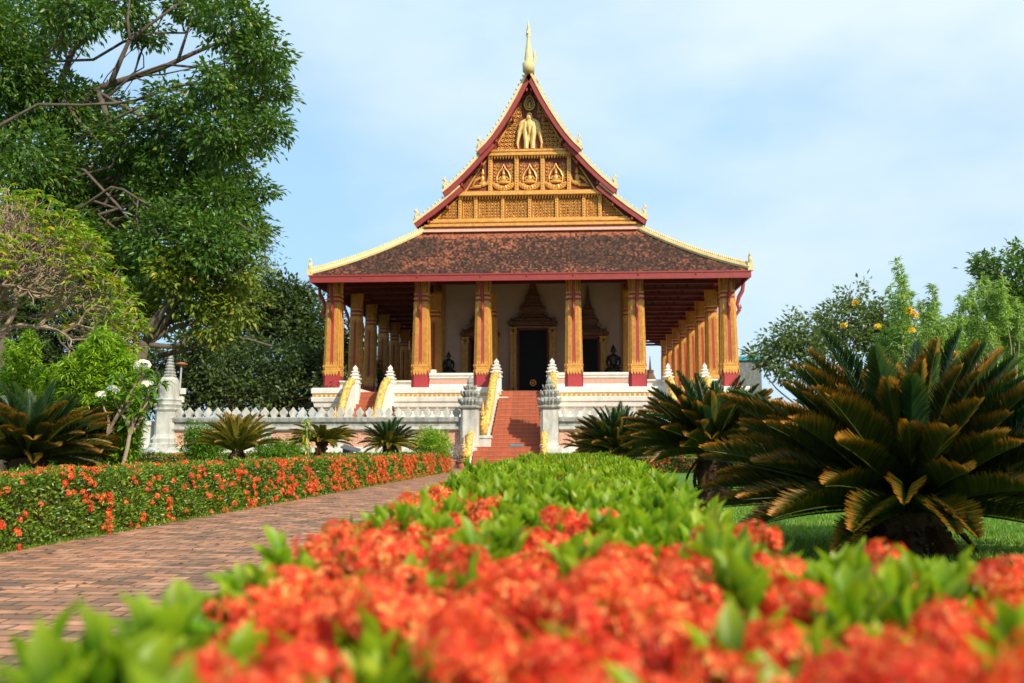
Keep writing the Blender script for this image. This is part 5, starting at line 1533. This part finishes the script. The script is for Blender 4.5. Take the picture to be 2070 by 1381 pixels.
# plumeria with white flowers
def plumeria_white():
    Y = 12.4; bX, _ = at(235, 930, Y)
    root = empty('white_frangipani', (bX, Y, 0), 'young frangipani with clusters of white flowers left of the corner pillar', 'small tree')
    t = MB(); parts = []
    heads = [(296, 742, 1.0), (300, 778, .45), (236, 790, .55), (216, 800, .35), (303, 772, 0), (262, 770, 0), (280, 800, 0), (225, 825, 0), (298, 808, 0), (250, 860, 0), (285, 838, 0)]
    fork = np.array([*at(262, 880, Y)]); fk = np.array([fork[0], Y, fork[1]])
    limb(t, (bX, Y, 0), fk, .035, .026, .3, 6, 7); limb(t, (bX-.25, Y, 0), (bX-.15, Y, 1.2), .02, .015, .3, 6, 6)
    for i, (px, py, fl) in enumerate(heads):
        X, Z = at(px, py+(14 if fl else 0), Y); e = np.array([X, Y+R_.uniform(-.3, .3), Z])
        limb(t, fk if i % 3 else (bX-.15, Y, 1.2), e, .022, .011, .5, 5, 6)
        n = 16; az = np.arange(n)*2.4+i; D = np.stack([np.cos(az), np.sin(az), R_.uniform(-.4, .7, n)], -1)
        parts.append(inst(LANCE, e+D*.03, D, unit(np.array([0, 0, 1.])+R_.normal(size=(n, 3))*.2), .22*(.7+.5*R_.rand(n)), .055))
        if fl:
            V, F, mi = cluster_proto(n=int(26*fl)+6, R=.115*fl**.5, pl=.042, pw=.034, flat=.8, petals=5)
            mesh_np('flower_head', V+e+np.array([0, -.04, .10]), F, [M['petalwhite'], M['petalwhite']], root, e)
    t.build('trunk', M['barkpale'], root, recalc=False); leaf_mesh('foliage', M['lf_bush'], parts, root)
plumeria_white()
# sapling with yellow leaves
def sapling():
    Y = 24; X0, _ = at(621, 930, Y); root = empty('sapling', (X0, Y, 0), 'thin sapling with a tuft of yellow green leaves beside the flat topped sago palm', 'small tree')
    t = MB(); X, Z = at(620, 846, Y); P = limb(t, (X0, Y, 0), (X, Y, Z), .025, .008, .2, 6, 6); t.build('trunk', M['barkpale'], root, recalc=False)
    n = 110; u = R_.uniform(.5, 1, n); C = np.array([X0, Y, 0])+u[:, None]*np.array([X-X0, 0, Z]); az = R_.rand(n)*6.28
    D = np.stack([np.cos(az), np.sin(az), R_.uniform(-1.2, .2, n)], -1); C = C+np.stack([np.cos(az), np.sin(az), 0*az], -1)*R_.rand(n, 1)*.28*(1.3-u[:, None])
    leaf_mesh('foliage', M['lf_plum'], [inst(LANCE, C, D, unit(np.array([0, 0, 1.])+R_.normal(size=(n, 3))*.3), .15, .04)], root)
sapling()
# flowers in the pots
n = 500; d_ = sph(n); c = np.array([X1, 39.2, .78]); P = c+d_*np.array([.52, .45, .36])*R_.rand(n, 1)**.4
leaf_mesh('plant', M['lf_hedge'], [inst(KITET, P, d_+R_.normal(size=(n, 3))*.4, unit(R_.normal(size=(n, 3))), .09, .04)], p1)
n = 900; d_ = sph(n); P = c+d_*np.array([.60, .5, .42])*(.6+.4*R_.rand(n, 1)); P[:, 2] = np.maximum(P[:, 2], .35)
leaf_mesh('purple_flowers', M['purple'], [inst(KITET, P, R_.normal(size=(n, 3)), unit(R_.normal(size=(n, 3))), .05, .045)], p1)
n = 200; d_ = sph(n); P = np.array([X2, 39.8, .40])+d_*np.array([.27, .27, .14])
leaf_mesh('plant', M['lf_cyc_dead'], [inst(KITET, P, d_+R_.normal(size=(n, 3))*.3, unit(R_.normal(size=(n, 3))), .10, .06)], p2)

# =================================================================== BARE BRANCHED FRANGIPANI, LEFT
def frangipani():
    Y = 14.5; X0, Z0 = at(-125, 900, Y); root = empty('frangipani_tree', (X0, Y, 0), 'dense dome of bare grey frangipani branches fringed with yellowing leaves at the left edge', 'tree')
    t = MB(); parts = []; tips = []
    def rec(p, d, L, r, lv):
        e = p+d*L; m_ = (p+e)/2+R_.normal(size=3)*L*.07
        t.tube([p, m_, e], [r, r*.9, r*.78], 5 if lv > 2 else 4)
        if lv == 0: tips.append((e, d)); return
        k = 3 if R_.rand() < (.55 if lv > 3 else .35) else 2
        a0 = R_.rand()*6.28
        u = unit(np.cross(d, [.3, .2, 1.])); v = np.cross(d, u)
        for i in range(k):
            a = a0+i*2*pi/k; s = R_.uniform(.42, .75)
            nd = unit(d*cos(s)+(u*cos(a)+v*sin(a))*sin(s)+np.array([0, 0, .13]))
            rec(e, nd, L*R_.uniform(.72, .9), r*.74, lv-1)
    for i in range(5):
        a = 2*pi*i/5+.3; rec(np.array([X0, Y, 1.9]), unit(np.array([cos(a)*.62, sin(a)*.62, 1.35])), .84, .085, 8)
    limb(t, (X0, Y, -.1), (X0, Y, 1.95), .20, .13, .1, 5, 9)
    t.build('branches', M['barkpale'], root, recalc=False)
    E = np.array([q[0] for q in tips]); Dd = np.array([q[1] for q in tips])
    c = np.array([X0, Y, 2.5]); rad = np.linalg.norm((E-c)/np.array([1, 1, 1.15]), axis=1)
    keep = (rad > np.percentile(rad, 70)) | (R_.rand(len(E)) < .05); E = E[keep]; Dd = Dd[keep]
    nl = 6; n = len(E)*nl; az = R_.rand(n)*6.28; D = np.repeat(Dd, nl, 0)*.7+np.stack([np.cos(az), np.sin(az), R_.uniform(-.4, .4, n)], -1)
    leaf_mesh('foliage', M['lf_plum'], [inst(LANCE, np.repeat(E, nl, 0), D, unit(np.array([0, 0, 1.])+R_.normal(size=(n, 3))*.3), .16*(.6+.6*R_.rand(n)), .05)], root)
    print('frangi', len(tips), E.min(0), E.max(0))
frangipani()

# =================================================================== TREES
Yb = 29.0
pts = [(60, 40, 95), (150, 25, 70), (20, 150, 85), (300, 62, 38), (240, 5, 60), (395, 5, 60), (470, 45, 78), (528, 115, 55), (505, 190, 70), (435, 165, 50), (548, 255, 38), (500, 275, 50), (440, 265, 65), (350, 205, 55),
       (100, 210, 85), (185, 235, 75), (270, 290, 78), (365, 320, 80), (455, 345, 65), (520, 385, 32), (440, 420, 78), (350, 400, 80), (250, 390, 90), (150, 370, 90), (60, 330, 90), (555, 130, 28), (560, 180, 25),
       (495, 465, 48), (430, 495, 75), (340, 490, 90), (240, 490, 90), (140, 480, 90), (40, 480, 90), (525, 480, 22), (480, 420, 40), (-60, 250, 120), (-60, 60, 120), (300, 570, 70), (220, 590, 80)]
bls = [bl(px, py, r*.97, Yb+R_.uniform(-3, 3.5), .8, 1.1) for px, py, r in pts]
def pxpath(L, Y, dy=0): return [(at(px, py, Y)[0], Y+dy*i, at(px, py, Y)[1]) for i, (px, py) in enumerate(L)]
ex = [(pxpath([(60, 420), (120, 280), (188, 181), (255, 160), (326, 138), (390, 108), (449, 83), (510, 60)], 28.6), .16, .04),
      (pxpath([(100, 300), (125, 160), (148, 101), (190, 60), (232, 14), (260, -30)], 28.8), .13, .05),
      (pxpath([(225, 165), (243, 123), (262, 80), (326, 33), (370, 0)], 28.3), .10, .03),
      (pxpath([(262, 80), (258, 40), (262, 0)], 27.3), .06, .03),
      (pxpath([(200, 190), (225, 260), (290, 330), (340, 372), (400, 385), (460, 400)], 28.2), .11, .03),
      (pxpath([(130, 200), (155, 240), (199, 286), (240, 330)], 27.6), .07, .03),
      (pxpath([(360, 122), (380, 60), (395, 20)], 27.4), .06, .02), (pxpath([(300, 235), (400, 215), (470, 190)], 27.2), .07, .03), (pxpath([(188, 181), (250, 215), (330, 262), (400, 250)], 28.2), .08, .02)]
bX, _ = at(-25, 930, Yb)
tree('broadleaf_tree', 'huge dark leafy tree with pale bare limbs filling the upper left', 'tree', (bX, Yb, 0), (bX-.3, Yb, 8.5), bls, M['lf_tree'], M['bark'], .55, dens=6.2, L=.24, W=.10, sprig=.5, per=19, twigs=4, limbk=.11, extra_limbs=ex, fillin=.35, hang=.35)
tree('broadleaf_tree', 'yellow green leafy tree below and right of the huge dark tree', 'tree', (at(215, 900, 26.5)[0], 26.5, 0), (at(290, 700, 26.5)[0], 26.5, 4.2),
     [bl(px, py, r, 26.5+R_.uniform(-1.2, 1.2)) for px, py, r in ((450, 560, 62), (380, 585, 70), (490, 620, 45), (315, 610, 65), (420, 645, 55), (355, 550, 60), (485, 545, 35), (250, 630, 55), (440, 520, 35))], M['lf_tree2'], M['bark'], .35, dens=6, L=.22, W=.10, per=16, limbk=.3,
     extra_limbs=[(pxpath([(320, 720), (380, 705), (430, 690), (500, 685), (550, 700)], 27.5), .10, .03)])
tree('shade_tree', 'dense dark tree behind the wall between the leafy trees and the temple', 'tree', (at(560, 900, 62)[0], 62, 1), (at(560, 700, 62)[0], 62, 6),
     [bl(px, py, r, 62+R_.uniform(-3, 3)) for px, py, r in ((575, 590, 38), (610, 615, 42), (640, 660, 45), (560, 640, 55), (510, 600, 55), (620, 700, 55), (500, 680, 60), (670, 700, 45), (705, 720, 40), (450, 640, 50), (740, 770, 40))], M['lf_shade'], M['bark'], .5, dens=2.6, L=.42, W=.2, per=16, twigs=3, sprig=.9, fillin=.2)
tree('loose_tree', 'sparse light crowned tree against the sky at the edge of the leafy trees', 'tree', (at(560, 900, 67)[0], 67, 1), (at(530, 640, 67)[0], 67, 8),
     [bl(px, py, r, 67) for px, py, r in ((530, 520, 28), (505, 545, 30), (550, 555, 25), (540, 490, 18), (480, 560, 35), (520, 580, 30))], M['lf_far'], M['bark'], .14, dens=1.1, L=.36, W=.14, per=9, twigs=8, sprig=1.0)
tree('spreading_shrub', 'broad dark shrub behind the merlon wall left of the temple', 'shrub', (at(520, 900, 50)[0], 50, 1), (at(520, 790, 50)[0], 50, 2.6),
     [bl(px, py, r, 50+R_.uniform(-2, 2)) for px, py, r in ((430, 765, 60), (510, 745, 68), (590, 750, 58), (640, 740, 40), (470, 800, 50), (550, 800, 60), (630, 795, 45), (385, 740, 50), (390, 800, 45), (670, 790, 40), (450, 710, 40))], M['lf_shade'], M['barkpale'], .22, dens=4.5, L=.30, W=.14, per=16, twigs=10, sprig=.6, fillin=.2)
tree('shade_tree', 'dark leafy tree low behind the lime shrubs at the left', 'tree', (at(180, 900, 47)[0], 47, 0), (at(180, 800, 47)[0], 47, 4),
     [bl(px, py, r, 47+R_.uniform(-2, 2)) for px, py, r in ((40, 700, 80), (140, 710, 80), (230, 720, 70), (300, 740, 50), (310, 800, 45), (90, 800, 80), (200, 810, 70), (20, 600, 80), (110, 600, 70), (180, 640, 60), (-60, 760, 80), (390, 700, 40))], M['lf_shade'], M['bark'], .35, dens=4.5, L=.28, W=.14, per=16, twigs=4, fillin=.2)
g = 'trees far off to the right'
tree('distant_tree', 'pale far tree just right of the temple behind the sago fronds', 'tree', (at(1610, 900, 110)[0], 110, 0), (at(1610, 760, 110)[0], 110, 6), [bl(px, py, r, 110) for px, py, r in ((1570, 700, 35), (1610, 680, 42), (1650, 670, 38), (1540, 725, 25), (1600, 730, 50))], M['lf_far'], M['bark'], .5, dens=.6, L=.7, W=.35, per=14, sprig=1.5, group=g)
tree('distant_tree', 'far rounded tree with a thin loose top left of the feathery shrub', 'tree', (at(1720, 900, 95)[0], 95, 0), (at(1720, 760, 95)[0], 95, 6), [bl(px, py, r, 95) for px, py, r in ((1725, 600, 26), (1690, 650, 42), (1740, 650, 45), (1780, 660, 40), (1700, 700, 50), (1800, 700, 50), (1770, 620, 22), (1850, 690, 60), (1930, 690, 50))], M['lf_far'], M['bark'], .5, dens=.7, L=.6, W=.3, per=14, sprig=1.3, group=g)
tree('broadleaf_tree', 'dark green tree with layered foliage at the right edge', 'tree', (at(2080, 900, 52)[0], 52, 0), (at(2080, 720, 52)[0], 52, 6), [bl(px, py, r, 52, .6) for px, py, r in ((2010, 528, 38), (2045, 555, 50), (2072, 505, 30), (1995, 560, 25), (2080, 570, 70), (2050, 620, 60), (2085, 660, 70), (2020, 590, 40), (2020, 660, 50), (2140, 600, 90), (1985, 535, 18))], M['lf_tree'], M['bark'], .4, dens=1.6, L=.36, W=.17, per=14, sprig=.8)
bush('sheared_shrub', 1960, 760, 130, 70, 45, 'green shrubbery far behind the largest sago palm', 'lf_bush', 6, .3, .14)

# =================================================================== GRASS, LITTER
n = 90000; x = R_.uniform(1.5, 11, n); y = 5.5+R_.rand(n)**1.3*16; P = np.stack([x, y, np.full(n, .008)], -1)
D = np.stack([R_.normal(size=n)*.45, R_.normal(size=n)*.45, np.ones(n)], -1)
TRI = (np.array([(0, -.5, 0), (0, .5, 0), (1, 0, -.2)]), np.array([(0, 1, 2)]))
V, F, T = inst(TRI, P, D, unit(R_.normal(size=(n, 3))), .055*(.6+.8*R_.rand(n)), .007*(1+y/12))
tag(mesh_np('lawn_grass', V, F, M['grass'], None, (0, 0, 0), attrs={'t': T}), 'short bright green grass of the lawn round the sago palms', 'grass', kind='stuff')
n = 420; y = 3+R_.rand(n)**1.3*30; x = np.where(R_.rand(n) < .5, R_.uniform(-1.6, -.8, n), R_.uniform(-5.0, -4.3, n)); P = np.stack([x, y, np.full(n, .017)], -1); az = R_.rand(n)*6.28
V, F, T = inst(KITET, P, np.stack([np.cos(az), np.sin(az), .1+0*az], -1), np.array([0, 0, 1.])+R_.normal(size=(n, 3))*.15, .022, .012)
tag(mesh_np('fallen_petals', V, F, M['ixora'], None, (0, 0, 0), attrs={'t': T}), 'scattered coral petals fallen along both edges of the brick path', 'petals', kind='stuff')
n = 420; y = 4+R_.rand(n)**1.2*30; x = R_.uniform(-5.0, -1.0, n); P = np.stack([x, y, np.full(n, .018)], -1); az = R_.rand(n)*6.28
V, F, T = inst(KITET, P, np.stack([np.cos(az), np.sin(az), .05+0*az], -1), np.array([0, 0, 1.])+R_.normal(size=(n, 3))*.1, .045*(.5+R_.rand(n)), .022)
tag(mesh_np('fallen_leaves', V, F, M['lf_cyc_dead'], None, (0, 0, 0), attrs={'t': T}), 'small dry leaves scattered on the brick path', 'leaves', kind='stuff')
n = 9000; y = 5.2+R_.rand(n)*30; x = lx1(y)+R_.uniform(-.10, .09, n)*R_.rand(n); P = np.stack([x, y, np.full(n, .012)], -1)
V, F, T = inst(TRI, P, np.stack([R_.normal(size=n)*.5, R_.normal(size=n)*.5, np.ones(n)], -1), unit(R_.normal(size=(n, 3))), .05*(.4+.8*R_.rand(n)), .007*(1+y/12))
tag(mesh_np('edge_grass', V, F, M['lf_hedge'], None, (0, 0, 0), attrs={'t': T}), 'thin line of grass and moss along the foot of the left hedge', 'grass', kind='stuff')
